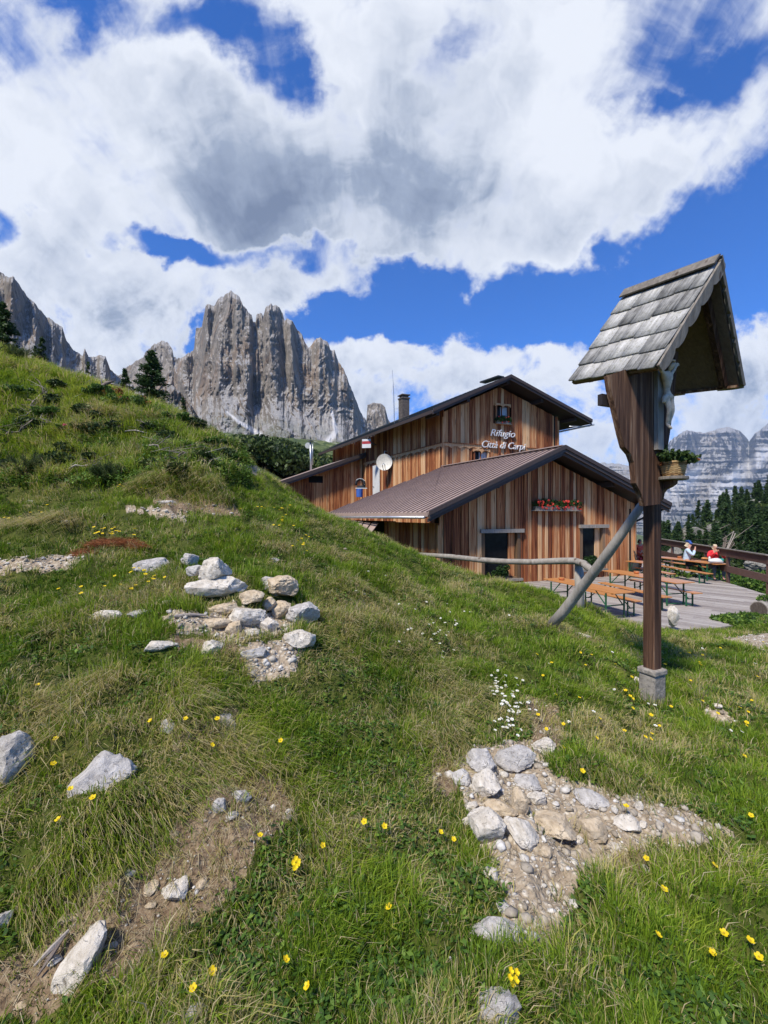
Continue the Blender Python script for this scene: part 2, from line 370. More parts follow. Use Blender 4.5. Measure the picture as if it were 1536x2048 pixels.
YEL = leaf_mat('yellow_petals', [(0, (.80, .55, .01)), (1, (.90, .72, .02))], .3)
WHT = leaf_mat('white_petals', [(0, (.70, .70, .62)), (1, (.85, .85, .80))], .3)
PINK = leaf_mat('pink_petals', [(0, (.50, .04, .12)), (1, (.70, .12, .25))], .3)
REDF = leaf_mat('geranium_blossom', [(0, (.60, .02, .02)), (1, (.85, .14, .10))], .3)
RUST = leaf_mat('rusty_needles', [(0, (.12, .035, .012)), (.5, (.28, .09, .03)), (1, (.42, .17, .06))], .2)
WICK = leaf_mat('wicker', [(0, (.20, .10, .035)), (.5, (.38, .23, .09)), (1, (.55, .38, .18))], 0)
STRAWM = leaf_mat('straw', [(0, (.22, .17, .09)), (.5, (.40, .33, .20)), (1, (.56, .49, .34))], .3)

# ------------------------------------------------------------------ ground shape
cols = {
 -3000: [(1, -1.3), (3, -.6), (8, 1.2), (20, 5), (100, 20), (600, 120), (3000, 500), (9000, 900)],
 -900: [(1, -1.35), (3, -.5), (8, 1.6), (14, 5), (30, 8), (100, 20), (600, 130), (3000, 500), (9000, 900)]}
pxcols = {
 0: [(.5, 3400), (1.2, 2052), (1.9, 1500), (3, 1250), (4.2, 1120), (6, 1000), (8, 850), (11, 702), (15, 716), (30, 735), (80, 740), (300, 800), (600, 850), (3000, 860), (9000, 900)],
 150: [(1.2, 2052), (1.95, 1500), (3.1, 1230), (4.2, 1115), (6, 985), (8, 865), (10.2, 765), (14, 785), (30, 800), (80, 800), (300, 830), (600, 850)],
 300: [(1.2, 2052), (2.0, 1500), (3.15, 1215), (4.2, 1105), (6, 975), (8, 880), (9.6, 818), (13, 838), (25, 850), (60, 850), (200, 865), (600, 865)],
 400: [(.5, 3400), (1.2, 2052), (2.1, 1500), (3.2, 1200), (4.2, 1100), (6, 985), (8, 890), (9.2, 856), (13, 882), (25, 900), (60, 890), (200, 880), (600, 870)],
 500: [(1.2, 2052), (2.2, 1500), (3.3, 1215), (4.4, 1110), (6.3, 1000), (8.6, 925), (12, 958), (25, 930), (60, 905), (200, 885), (600, 875), (3000, 880), (9000, 900)],
 560: [(1.2, 2052), (2.2, 1500), (3.4, 1230), (5, 1085), (7.8, 985), (11, 1020), (24, 985), (33, 975), (45, 940), (60, 915), (200, 895), (600, 880)],
 640: [(1.2, 2052), (2.3, 1500), (3.4, 1250), (5.2, 1105), (8, 1021), (11, 1065), (17, 1080), (33, 1020), (45, 985), (60, 950), (200, 905), (600, 885)],
 770: [(.5, 3500), (1.2, 2052), (2.35, 1500), (3.6, 1275), (5.6, 1130), (7.4, 1078), (10, 1150), (14, 1195), (25, 1120), (45, 1040), (80, 960), (200, 920), (600, 900)],
 850: [(1.2, 2052), (2.4, 1500), (4, 1262), (6.2, 1145), (7.3, 1115), (10, 1185), (12.5, 1230), (25, 1130), (60, 1000), (600, 920), (3000, 930), (9000, 960)],
 950: [(1.2, 2052), (2.4, 1500), (4, 1280), (6, 1180), (7.2, 1152), (10, 1235), (13, 1215), (25, 1130), (60, 1080), (600, 960)],
 1060: [(1.25, 2052), (2.5, 1500), (4, 1302), (6, 1205), (7.4, 1184), (9.5, 1250), (11, 1268), (16, 1184), (25, 1130), (60, 1100), (600, 1020), (3000, 1020)],
 1160: [(.5, 3500), (1.25, 2052), (2.55, 1500), (4, 1320), (5.5, 1240), (6.8, 1213), (9, 1262), (10.6, 1262), (13, 1225), (25, 1140), (60, 1150), (150, 1100), (600, 1060)],
 1300: [(1.25, 2052), (2.6, 1510), (3.7, 1385), (5.2, 1310), (7.5, 1268), (10.2, 1262), (13, 1225), (25, 1190), (45, 1200), (80, 1140), (130, 1100), (250, 1130), (700, 1120), (3000, 1085), (9000, 1075)],
 1420: [(1.28, 2052), (2.65, 1515), (4, 1372), (6, 1300), (8.5, 1274), (10.4, 1262), (13, 1230), (20, 1212), (40, 1210), (70, 1130), (115, 1050), (140, 1060), (250, 1120), (700, 1120), (3000, 1085)],
 1536: [(.5, 3500), (1.3, 2052), (2.7, 1520), (4.5, 1352), (6.5, 1300), (9, 1268), (11.4, 1238), (15, 1222), (20, 1230), (40, 1205), (70, 1080), (110, 1005), (140, 1015), (250, 1110), (700, 1120), (3000, 1085), (9000, 1075)],
 1750: [(1.3, 2052), (2.8, 1540), (5, 1355), (9, 1290), (13, 1250), (20, 1240), (40, 1190), (70, 1060), (110, 960), (140, 975), (250, 1090), (3000, 1090)],
 2400: [(1.3, 2080), (3, 1560), (9, 1330), (20, 1270), (40, 1220), (110, 950), (140, 980), (700, 1120), (3000, 1100), (9000, 1075)]}
ctr = []
for px, l in pxcols.items():
    for d, py in l:
        q = P(px, py, d); ctr.append((math.atan2(q.x, q.y), math.hypot(q.x, q.y), q.z))
for px, l in cols.items():
    th = math.atan((px - 768) / FPX)
    for r, z in l: ctr.append((th, r, z))
for th in (-170, -130, -100, 80, 100, 130, 170):
    for r in (.5, 2, 8, 30, 150, 1000, 9000):
        ctr.append((R(th), r, -1.55 + (.10 if th < 0 else -.12) * r ** .9))
A = np.array(ctr); CX = np.stack([A[:, 0], .62 * np.log(A[:, 1])], 1); CE = (A[:, 2] + 1.5) / A[:, 1]
def tps(r2): return .5 * r2 * np.log(r2 + 1e-12)
def solve(cx, ce, lam=1e-4):
    n = len(cx); K = tps(((cx[:, None] - cx[None]) ** 2).sum(-1)) + lam * np.eye(n)
    Q = np.concatenate([np.ones((n, 1)), cx], 1); M = np.zeros((n + 3, n + 3)); M[:n, :n] = K; M[:n, n:] = Q; M[n:, :n] = Q.T
    return np.linalg.solve(M, np.concatenate([ce, np.zeros(3)]))
WT = solve(CX, CE)

V_ = Vector((-.469, .883, 0)); U_ = Vector((.94, .342, 0))        # directions of the hut: back along the ridge, right along the gable
G0 = Vector((7.41, 17.5, 0))
DZ = -2.8                                                         # terrace level
def onz(px, py, z): d = FPX * (-z) / (py - HZ); return Vector(((px - 768) / FPX * d, d, z))
def pd(px, d): return ((px - 768) / FPX * d, d)
DECK = [pd(1010, 17.5), pd(1075, 11.4), pd(1160, 10.7), pd(1290, 10.4), pd(1405, 10.35), pd(1536, 11.4), pd(1660, 11.9), pd(1680, 12.6), pd(1536, 14.9), pd(1455, 17.6), pd(1318, 25.4), pd(1230, 26.5)]
def inpoly(x, y, poly):
    ins = np.zeros(np.shape(x), bool); n = len(poly)
    for i in range(n):
        (x0, y0), (x1, y1) = poly[i], poly[(i + 1) % n]
        c = ((y0 > y) != (y1 > y)) & (x < (x1 - x0) * (y - y0) / (y1 - y0 + 1e-12) + x0); ins ^= c
    return ins
hutpoly = [tuple((G0 + a * U_ + b * V_)[:2]) for a, b in ((-5.6, .4), (5.6, .4), (5.6, 10), (12, 10), (10, 30), (-1, 30), (-1, 10), (-5.6, 10))]

def bumpline(x, y, a, b, w, h):
    """a low eroded step: the ground left of a->b stands h higher near the line"""
    ax, ay = a; bx, by = b; dx, dy = bx - ax, by - ay; L = math.hypot(dx, dy); dx /= L; dy /= L
    s = (x - ax) * dx + (y - ay) * dy; n = -(x - ax) * dy + (y - ay) * dx
    n = n + .10 * (fbm(x * 3, y * 3, s=77, o=3) - .5)
    along = np.clip(s / (.25 * L), 0, 1) * np.clip((L - s) / (.25 * L), 0, 1)
    return h * along * (1 / (1 + np.exp(-n / .022))) * np.exp(-np.clip(n, 0, None) / w)
BANKS = []
def gz0(x, y):
    x = np.asarray(x, float); y = np.asarray(y, float); sh = x.shape; X = x.ravel(); Y = y.ravel()
    th = np.arctan2(X, Y); r = np.hypot(X, Y) + 1e-6; out = np.empty(len(X))
    for i in range(0, len(X), 20000):
        q = np.stack([th[i:i + 20000], .62 * np.log(r[i:i + 20000])], 1)
        K = tps(((q[:, None] - CX[None]) ** 2).sum(-1))
        out[i:i + 20000] = K @ WT[:len(CX)] + WT[-3] + q @ WT[-2:]
    return (out * r - 1.5).reshape(sh)
def gz(x, y):
    x = np.asarray(x, float); y = np.asarray(y, float)
    z = gz0(x, y); r = np.hypot(x, y)
    near = np.clip((14 - r) / 6, 0, 1); flat = inpoly(x, y, DECK)
    z = z + near * ((fbm(x * 1.7, y * 1.7, s=3, o=3) - .5) * .20 + (fbm(x * 6, y * 6, s=9, o=3) - .5) * .075 * np.clip(r, .6, 2))
    z = z + np.clip((r - 16) / 30, 0, 1) * (fbm(x * .09, y * .09, s=5, o=5) - .5) * np.clip(r * .03, 0, 12)
    wl = np.clip((-1.2 - x) / 1.5, 0, 1) * np.clip((r - 5.2) / 1.2, 0, 1) * near * np.clip((13 - r) / 3, 0, 1)
    z = z + wl * ((fbm(x * 2.3, y * 2.3, s=61, o=3) - .5) * .42 + (fbm(x * 5, y * 5, s=63, o=2) - .5) * .12)
    for b in BANKS: z = z + bumpline(x, y, *b)
    z = np.where(flat, np.minimum(z, DZ - .16), z)
    z = np.where(inpoly(x, y, hutpoly), np.minimum(z, DZ - .1), z)
    return z
def ghit(px, py):
    ds = np.geomspace(.7, 90, 900); q = P(px, py, 1.0)
    zz_ = gz(q.x * ds, ds); k = np.nonzero(zz_ >= q.z * ds)[0]
    i = k[0] if len(k) else len(ds) - 1
    if i > 0:
        a, b = ds[i - 1], ds[i]; fa = q.z * a - zz_[i - 1]; fb = q.z * b - zz_[i]; d = a + (b - a) * fa / (fa - fb + 1e-12)
    else: d = ds[0]
    return Vector((q.x * d, d, float(gz(np.array([q.x * d]), np.array([d]))[0])))
def bank(p0, p1, w, h):
    a = ghit(*p0); b = ghit(*p1); BANKS.append(((a.x, a.y), (b.x, b.y), w, h))
tmp = [((20, 1850), (330, 1640), .35, .13), ((330, 1640), (520, 1500), .3, .08), ((255, 992), (470, 1012), .9, .30), ((-40, 1085), (150, 1080), .6, .16), ((320, 1480), (520, 1425), .35, .08),
       ((880, 1560), (1000, 1360), .3, .09), ((820, 1330), (930, 1300), .4, .08), ((1120, 1540), (1290, 1600), .3, .05)]
bs_ = []
for p0, p1, w, h in tmp:
    a = ghit(*p0); b = ghit(*p1); bs_.append(((a.x, a.y), (b.x, b.y), w, h))
BANKS = bs_

# bare places (outlines found on the ground)
BARE = {  # kind 1 pale gravel, 2 brown soil
 1: [[(905, 1530), (950, 1490), (1070, 1480), (1120, 1560), (1250, 1585), (1400, 1622), (1485, 1668), (1340, 1690), (1250, 1715), (1165, 1760), (1130, 1850), (1100, 1905), (1010, 1890), (1020, 1800), (960, 1720), (930, 1610)],
     [(-40, 1122), (100, 1112), (168, 1112), (150, 1134), (60, 1142), (-40, 1152)], [(1440, 1278), (1540, 1266), (1620, 1266), (1620, 1302), (1520, 1300)],
     [(480, 1290), (610, 1275), (612, 1300), (580, 1345), (520, 1375), (488, 1350)], [(330, 1228), (470, 1215), (590, 1230), (600, 1262), (480, 1282), (360, 1262)],
     [(1400, 1410), (1450, 1425), (1480, 1450), (1440, 1455)], [(245, 1010), (300, 1014), (390, 1032), (370, 1040), (275, 1026)], [(470, 935), (520, 930), (560, 945), (500, 950)]],
 2: [[(480, 1545), (560, 1560), (600, 1605), (520, 1690), (475, 1760), (390, 1850), (300, 1910), (150, 2000), (20, 2048), (-40, 2048), (-40, 1950), (80, 1880), (180, 1790), (300, 1690), (400, 1600)],
     [(1045, 1395), (1110, 1420), (1135, 1500), (1075, 1500)], [(280, 985), (470, 1010), (480, 1032), (330, 1022)], [(1190, 1700), (1330, 1720), (1290, 1760), (1180, 1745)], [(330, 1470), (470, 1420), (490, 1450), (350, 1500)],
     [(840, 1560), (900, 1500), (920, 1560), (900, 1600)], [(330, 1275), (500, 1290), (480, 1320), (350, 1300)]]}
def topx(x, y, z): yv = np.maximum(y, .05); return 768 + FPX * x / yv, HZ - FPX * z / yv
def bare(x, y, z):
    px, py = topx(x, y, z); sc = 160 / np.maximum(y, .5)
    wx = (fbm(x * 9, y * 9, s=31, o=3) - .5) * sc * .55; wy = (fbm(x * 9, y * 9, s=41, o=3) - .5) * sc * .55
    k1 = np.zeros(x.shape); k2 = np.zeros(x.shape); ok = (y > .3) & (np.hypot(x, y) < 16)
    for p in BARE[1]: k1 = np.maximum(k1, inpoly(px + wx, py + wy, p) & ok)
    for p in BARE[2]: k2 = np.maximum(k2, inpoly(px + wx, py + wy, p) & ok)
    return k1, k2

def build_ground():
    ths = np.concatenate([np.arange(-180, -52, 4), np.arange(-52, 52, .2), np.arange(52, 181, 4)]); ths[-1] = 180
    th = np.radians(ths); r = np.concatenate([[.02, .2, .4], np.geomspace(.6, 9500, 760)])
    T, RR = np.meshgrid(th, r, indexing='ij'); x = RR * np.sin(T); y = RR * np.cos(T); z = gz(x, y)
    k1, k2 = bare(x, y, z)
    V = np.stack([x, y, z], -1).reshape(-1, 3)
    F = grid_faces(len(th), len(r))[:, ::-1]
    o = npmesh('ground', V, [F], ground_mat(), {'gravel': k1.ravel(), 'soil': k2.ravel()}, smooth=True)
    tag(o, 'grassy alpine hillside with bare gravel patches', kind='structure')
def ground_mat():
    m, t = newmat('ground'); oc = t.n('ShaderNodeTexCoord').outputs['Object']
    n = t.noise(oc, 9, 8, .7); nf = t.noise(oc, 45, 6, .7); nb = t.noise(oc, .05, 8, .65)
    turf = t.ramp(n, [(.3, (.028, .034, .008)), (.5, (.060, .075, .015)), (.7, (.12, .12, .03))])
    far = t.ramp(nb, [(.35, (.035, .055, .022)), (.5, (.075, .10, .035)), (.6, (.12, .14, .055)), (.68, (.30, .29, .26))])
    dist = t.vmath('LENGTH', oc, out=1); turf = t.mix(t.smooth(dist, 14, 40), turf, far)
    vo = t.n('ShaderNodeTexVoronoi', {'Vector': t.vmath('ADD', oc, t.vmath('MULTIPLY', t.noise(oc, 30, 3, out=1), (.03, .03, .03))), 'Scale': 38.0})
    grav = t.mix(t.smooth(vo.outputs['Distance'], .2, .6), t.ramp(t.n('ShaderNodeSeparateColor', {0: vo.outputs['Color']}).outputs[0], [(0, (.36, .30, .21)), (.5, (.50, .44, .35)), (1, (.62, .57, .48))]), (.28, .22, .155))
    grav = t.mix(t.smooth(n, .4, .65, 0, .6), grav, (.40, .33, .235))
    soil = t.ramp(nf, [(.3, (.075, .048, .03)), (.5, (.19, .135, .085)), (.7, (.34, .27, .18))])
    c = t.mix(t.smooth(t.math('ADD', attr(t, 'soil'), t.math('MULTIPLY', t.math('SUBTRACT', nf, .5), .8)), .3, .6), turf, soil)
    c = t.mix(t.smooth(t.math('ADD', attr(t, 'gravel'), t.math('MULTIPLY', t.math('SUBTRACT', nf, .5), .8)), .3, .6), c, grav)
    h = t.math('ADD', t.math('MULTIPLY', n, .6), t.math('MULTIPLY', vo.outputs['Distance'], t.math('MULTIPLY', attr(t, 'gravel'), -.5)))
    finish(t, c, .95, h, 1.0, .03, spec=.1); return m
build_ground()

# ------------------------------------------------------------------ mountains
def mountain_mat(name, warm=1.0, strat=0.0):
    m, t = newmat(name); oc = t.n('ShaderNodeTexCoord').outputs['Object']; g = t.n('ShaderNodeNewGeometry')
    k = 1.0 if not strat else .2
    st = t.noise(t.scale(oc, .045 * k, .045 * k, .006 * k), 1.0, 10, .68, .35)
    big = t.noise(t.scale(oc, .012 * k, .012 * k, .006 * k), 1.0, 6, .62, .3)
    fin = t.noise(t.scale(oc, .20 * k, .20 * k, .055 * k), 1.0, 8, .72, .2)
    lay = t.noise(t.scale(oc, .010 * k, .010 * k, .06 * k), 1.0, 9, .70, 1.1)
    base = t.ramp(t.math('ADD', t.math('MULTIPLY', st, .6), t.math('MULTIPLY', fin, .4)), [(.36, (.045, .038, .032)), (.45, (.16, .14, .115)), (.54, (.27, .238, .198)), (.68, (.42, .37, .31))] if not strat else [(.36, (.03, .03, .03)), (.48, (.085, .08, .076)), (.58, (.14, .13, .12)), (.72, (.24, .22, .20))])
    base = t.mix(t.math('MULTIPLY', t.smooth(big, .50, .62), .45 * warm), base, (.31, .205, .125))
    if strat: base = t.mix(t.smooth(lay, .40, .54, .40, 0), base, (.085, .08, .08)); base = t.mix(t.smooth(lay, .58, .68, 0, .25), base, (.30, .28, .25)); base = t.mix(t.smooth(big, .50, .60, 0, .75), base, (.40, .35, .28))  # last mix: pale scree patches with sunlight put into their colour
    else: base = t.mix(t.smooth(lay, .30, .44, .25, 0), base, (.09, .085, .08))
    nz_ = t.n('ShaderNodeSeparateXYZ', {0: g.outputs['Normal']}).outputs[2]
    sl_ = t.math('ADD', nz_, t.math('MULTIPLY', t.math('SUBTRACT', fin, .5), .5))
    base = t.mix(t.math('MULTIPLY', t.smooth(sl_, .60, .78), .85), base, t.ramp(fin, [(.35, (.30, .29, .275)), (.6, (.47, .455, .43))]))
    gr = t.math('MULTIPLY', attr(t, 'green'), t.smooth(t.math('ADD', t.math('MULTIPLY', big, .6), t.math('MULTIPLY', st, .5)), .50, .58))
    base = t.mix(gr, base, t.ramp(fin, [(.35, (.03, .05, .02)), (.6, (.085, .115, .04))]))
    base = t.mix(attr(t, 'snow'), base, (.62, .61, .60))
    h = t.math('ADD', t.math('MULTIPLY', st, 1.0), t.math('MULTIPLY', fin, .6)); h = t.math('ADD', h, t.math('MULTIPLY', lay, .4 if strat else .1))
    finish(t, base, .95, h, 1.0, 14.0 / k * .7, spec=.1); return m

def massif(name, sky_px, Dp, Dw, base_py, base_d, back_d, label, mat, cliff=.30, disp=40, sx_=.02, step=1.0, rows=230, green=(.0, .35), snow=None, jag=5, seed=1, warp=0.0, towers=90, strat=0, butt=()):
    """relief built on real distances: scree apron, cliff with buttresses, crest, then a back slope"""
    xs = np.arange(sky_px[0][0], sky_px[-1][0] + .1, step)
    sk = np.interp(xs, [p[0] for p in sky_px], [p[1] for p in sky_px])
    sk = sk + (fbm(xs * .11, xs * 0 + 3, s=seed, o=5, g=.65) - .5) * jag * 2
    by = np.interp(xs, [p[0] for p in base_py], [p[1] for p in base_py])
    nf = int(rows * .8); tt = np.linspace(0, 1, nf)
    Xg, Tg = np.meshgrid(xs, tt, indexing='ij'); SK = sk[:, None]; BY = by[:, None]
    PY = BY + (SK - BY) * Tg
    dp = np.interp(xs, [p[0] for p in Dp], [p[1] for p in Dp])[:, None] + (fbm(xs * .035, xs * 0, s=seed + 5, o=3) - .5)[:, None] * towers
    D = base_d + (dp - base_d) * (np.where(Tg < cliff, Tg / cliff * Dw, Dw + (1 - Dw) * ((Tg - cliff) / (1 - cliff)) ** .8))
    hgt = PY * 1.0; wedge = 0 * Xg
    for (bpx, wt, wb, K_, lean) in butt:
        xc = bpx + lean * (1 - Tg) + (fbm(PY * .012, PY * 0 + bpx, s=seed, o=3) - .5) * 30; ww = wt + (wb - wt) * (1 - Tg) ** .8
        wedge = np.maximum(wedge, .75 * K_ * np.clip(1 - np.abs(Xg - xc) / ww, 0, 1))
    D = D - wedge * np.clip(Tg / .2, .1, 1) * np.clip((1 - Tg) / .05 + .3, 0, 1)
    amp = disp * (1.35 - .6 * Tg) * np.clip(Tg / .25, 0.12, 1) * np.clip((1 - Tg) / .06 + .25, 0, 1)
    wx = Xg * sx_ + (fbm(Xg * .02, hgt * .02, s=seed + 2, o=3) - .5) * .7 + PY * warp
    ln_ = (Tg - .5) * rows * sx_ * (.22 if not strat else .1)
    n1_ = np.maximum(ridged(wx * .8 + ln_, hgt * sx_ * .22, s=seed + 11, o=5, g=.52), ridged(wx * .8 - ln_ * 1.5 + 31, hgt * sx_ * .22, s=seed + 13, o=5, g=.52)) - .68
    n2_ = ridged(wx * 3.3 + 5, hgt * sx_ * (.9 if strat else .35), s=seed + 23, o=5, g=.6) - .55
    n3_ = fbm(wx * 9, hgt * sx_ * 6, s=seed + 31, o=4, g=.6) - .5
    terr = fbm(wx * .4, hgt * sx_ * 7, s=seed + 51, o=4, g=.6) - .5
    D = D - amp * (1.9 * n1_ + .5 * n2_ + .32 * n3_ + (.8 if strat else .12) * terr)
    Pf = np.stack([(Xg - 768) / FPX * D, D, (HZ - PY) / FPX * D], -1)
    nb = rows - nf; tb = np.linspace(0, 1, nb + 1)[1:]
    top = Pf[:, -1]; bx = np.stack([top[:, 0] / top[:, 1], np.ones(len(xs)), np.zeros(len(xs))], -1)
    back = [top + bx * (back_d * s_) - np.array([0, 0, 1]) * (top[:, 2:3] * .9 * s_ ** .7) + np.array([0, 0, 1]) * ((fbm(xs * .05, xs * 0 + s_ * 9, s=seed) - .5) * disp * .8 * s_)[:, None] for s_ in tb]
    V = np.concatenate([Pf, np.stack(back, 1)], 1)
    gr = np.concatenate([np.clip((green[1] - Tg) / max(.01, green[1] - green[0]), 0, 1), np.zeros((len(xs), nb))], 1)
    sn = np.zeros(V.shape[:2])
    if snow:
        for pts, w0, w1 in snow:
            for (ax, ay), (bx_, by_) in zip(pts[:-1], pts[1:]):
                s_ = np.clip(((Xg - ax) * (bx_ - ax) + (PY - ay) * (by_ - ay)) / ((bx_ - ax) ** 2 + (by_ - ay) ** 2), 0, 1)
                dd = np.hypot(Xg - ax - s_ * (bx_ - ax), PY - ay - s_ * (by_ - ay)) + (fbm(Xg * .3, PY * .3, s=5) - .5) * 3
                wd = w0 + (w1 - w0) * np.clip((PY - pts[0][1]) / (pts[-1][1] - pts[0][1]), 0, 1)
                sn[:, :nf] = np.maximum(sn[:, :nf], np.clip(1.5 - dd / wd, 0, 1))
    o = npmesh(name, V.reshape(-1, 3), [grid_faces(len(xs), V.shape[1])], mat, {'green': gr.ravel(), 'snow': sn.ravel()}, smooth=False)
    return tag(o, label, kind='structure')

def c5(l): return [(x / 1.92, 530 + y / 1.92) for x, y in l]
MM = mountain_mat('dolomite_rock'); MF = mountain_mat('far_dolomite_rock', .5, 1.0)
left_sky = [(-900, 330), (-500, 300), (-250, 420), (-90, 470)] + c5([(0, 25), (35, 48), (50, 45), (75, 75), (100, 115), (130, 140), (150, 170), (180, 200), (205, 215), (240, 245), (255, 290), (280, 325), (318, 345), (325, 322), (340, 355), (365, 350), (385, 345), (405, 350), (425, 400), (440, 415), (520, 470), (640, 560)])
massif('mountain', left_sky, [(-900, 650), (0, 700), (330, 900)], .45, [(-900, 800), (0, 830), (340, 880)], 380, 260, 'craggy grey ridge falling from the left edge of the sky', MM, .22, 26, .03, 1.0, 200, (0, .3), jag=6, seed=3, towers=60, butt=[(-60, 40, 90, 90, -20), (20, 20, 60, 60, -20), (75, 16, 50, 60, -15), (115, 14, 45, 50, -10), (175, 10, 30, 40, 0), (205, 10, 26, 40, 5)])
main_sky = c5([(380, 520), (430, 450), (470, 415), (490, 395), (550, 350), (580, 315), (605, 300), (625, 288), (645, 295), (662, 325), (668, 360), (680, 365), (700, 350), (730, 335), (745, 322), (752, 250), (775, 245), (780, 210), (790, 160), (830, 145), (860, 115), (885, 100), (915, 115), (935, 155), (965, 190), (972, 218), (982, 215), (985, 190), (1003, 185), (1010, 200), (1020, 165), (1040, 145), (1060, 155), (1085, 185), (1093, 212), (1105, 203), (1125, 215), (1145, 250), (1165, 280), (1185, 322), (1210, 290), (1235, 278), (1260, 295), (1270, 330), (1285, 330), (1295, 360), (1320, 400), (1340, 450), (1360, 500), (1385, 560), (1395, 580), (1405, 590), (1450, 640), (1560, 760)])
massif('mountain', main_sky, [(200, 1250), (320, 1150), (400, 1000), (470, 940), (560, 950), (640, 1000), (800, 1150)], .62, [(190, 920), (420, 905), (820, 930)], 520, 380, 'great grey and ochre rock towers with scree at their foot', MM, .36, 42, .022, .8, 330, (.0, .30), [([(663, 822), (672, 862), (655, 885)], 1.6, 6.5), ([(452, 822), (480, 845), (520, 868)], 1.5, 5)], jag=8, seed=7, towers=150, butt=[(462, 30, 85, 130, -25), (545, 22, 60, 120, 10), (580, 14, 48, 90, 25), (645, 22, 62, 120, 30), (327, 16, 45, 80, -10), (415, 18, 50, 90, -30), (505, 12, 55, 70, -15), (610, 12, 50, 70, 10), (700, 20, 40, 80, 10), (375, 14, 40, 70, -10)])
massif('mountain', [(700, 900), (728, 845), (733, 838), (735, 808), (748, 806), (760, 805), (770, 812), (776, 838), (790, 862), (840, 900)], [(700, 1250), (840, 1250)], .5, [(700, 930), (840, 930)], 1000, 150, 'small blocky rock tower just above the hut roof', MM, .2, 22, .05, .7, 120, (0, .1), jag=3, seed=19, towers=20)
far_sky = [(900, 1000), (1050, 960), (1130, 945), (1190, 925), (1245, 928), (1290, 942), (1320, 925), (1340, 882), (1358, 868), (1375, 860), (1405, 866), (1430, 860), (1455, 853), (1480, 861), (1493, 874), (1498, 884), (1510, 866), (1520, 860), (1536, 846), (1580, 835), (1650, 850), (1800, 800), (2100, 830), (2400, 900)]
massif('mountain', far_sky, [(900, 4600), (2400, 4600)], .45, [(900, 1090), (2400, 1090)], 3000, 1800, 'hazy blue banded mountain range across the valley', MF, .35, 190, .02, 1.2, 220, (0, .35), [([(1330, 985), (1400, 940)], 26, 8), ([(1536, 900), (1440, 985)], 10, 20)], jag=3, seed=23, towers=350, strat=1, butt=[(1250, 50, 130, 350, -20), (1375, 30, 80, 420, -25), (1455, 30, 90, 420, 15), (1536, 30, 100, 400, 30), (1700, 60, 120, 400, 0)])
massif('rocky_hill', [(290, 860), (325, 800), (333, 768), (345, 770), (362, 785), (385, 815), (402, 842), (425, 872), (470, 900)], [(290, 240), (470, 240)], .5, [(290, 935), (470, 935)], 150, 70, 'bare rock hump dotted with dwarf pines beyond the crest', MM, .2, 8, .05, .7, 110, (0, .9), jag=2, seed=29, towers=8)

# ------------------------------------------------------------------ the mountain hut
def frame_hit(px, py, O, D):
    uu = (px - 768) / FPX; t_ = (uu * O.y - O.x) / (D.x - uu * D.y); y = O.y + t_ * D.y
    return t_, (HZ - py) / FPX * y
def clip_poly(poly, a, b, ax):
    """keep the part of a 2D polygon with a <= coordinate ax <= b"""
    for lim, sg in ((a, 1), (b, -1)):
        out = []
        for i in range(len(poly)):
            p, q = poly[i - 1], poly[i]; fp, fq = sg * (p[ax] - lim), sg * (q[ax] - lim)
            if (fp >= 0) != (fq >= 0):
                k = fp / (fp - fq); out.append(tuple(p[j] + k * (q[j] - p[j]) for j in range(2)))
            if fq >= 0: out.append(q)
        poly = out
        if len(poly) < 3: return []
    return poly
hut = thing('mountain_hut', 'two-gabled alpine refuge clad in brown and tan vertical boards under sheet roofs', 'mountain hut', tuple(G0 + Vector((0, 0, DZ))))
def board_wall(O, D, t0, t1, zb, zt, ops, out, parent=hut, wmin=.15, wmax=.27, mat=BOARD):
    mb = MB(); out = Vector(out); t_ = t0; k = 0
    while t_ < t1 - .02:
        w = min(random.uniform(wmin, wmax), t1 - t_)
        if t1 - t_ - w < .07: w = t1 - t_
        a, b = t_ + .007, t_ + w - .007; r = random.random() if random.random() < .55 else random.betavariate(1.6, 1.6)
        dep = (.03 if k % 2 else 0) + random.uniform(0, .006)
        def za(x): return zt(x)
        spans = [('b', None)]; segs = [(lambda x: zb, za)]
        for (oa, ob, oz0, oz1) in ops:
            if a < ob and b > oa:
                segs = [(lambda x: zb, lambda x, q=oz0: q), (lambda x, q=oz1: q, za)]
                r2 = r
        for lo, hi in segs:
            if hi(a) - lo(a) < .02 and hi(b) - lo(b) < .02: continue
            p = [O + D * a + Vector((0, 0, lo(a))), O + D * b + Vector((0, 0, lo(b))), O + D * b + Vector((0, 0, hi(b))), O + D * a + Vector((0, 0, hi(a)))]
            mb.prism([q + out * (dep - .03) for q in p], out * .03, r)
        t_ += w; k += 1
    o = mb.build('wall', mat, parent)
    mc = MB(); n = 24; pts = [t0 + (t1 - t0) * i / n for i in range(n + 1)]
    poly = [O + D * x + Vector((0, 0, zt(x) - .01)) for x in pts] + [O + D * t1 + Vector((0, 0, zb)), O + D * t0 + Vector((0, 0, zb))]
    mc.prism([q - out * .32 for q in poly], out * .08)
    mc.build('inner_wall', DARKIN, parent)  # backing coloured near-black so openings show painted interior shade
    return o
OUTF = Vector((.342, -.94, 0)); OUTL = Vector((-.883, -.469, 0)); OUTR = -OUTL
W0 = G0 + .8 * V_; LRAKE = (.1, 6.17); RRAKE = (.5, 6.15); RZ = 2.82
def low_roof(t_): return RZ + (t_ / 6.17) * (RZ - .1) if t_ < 0 else RZ - (t_ / 6.15) * (RZ - .5)
w1 = [frame_hit(966, 1066, W0, U_), frame_hit(1036, 1151, W0, U_)]; w2 = [frame_hit(1162, 1056, W0, U_), frame_hit(1206, 1132, W0, U_)]
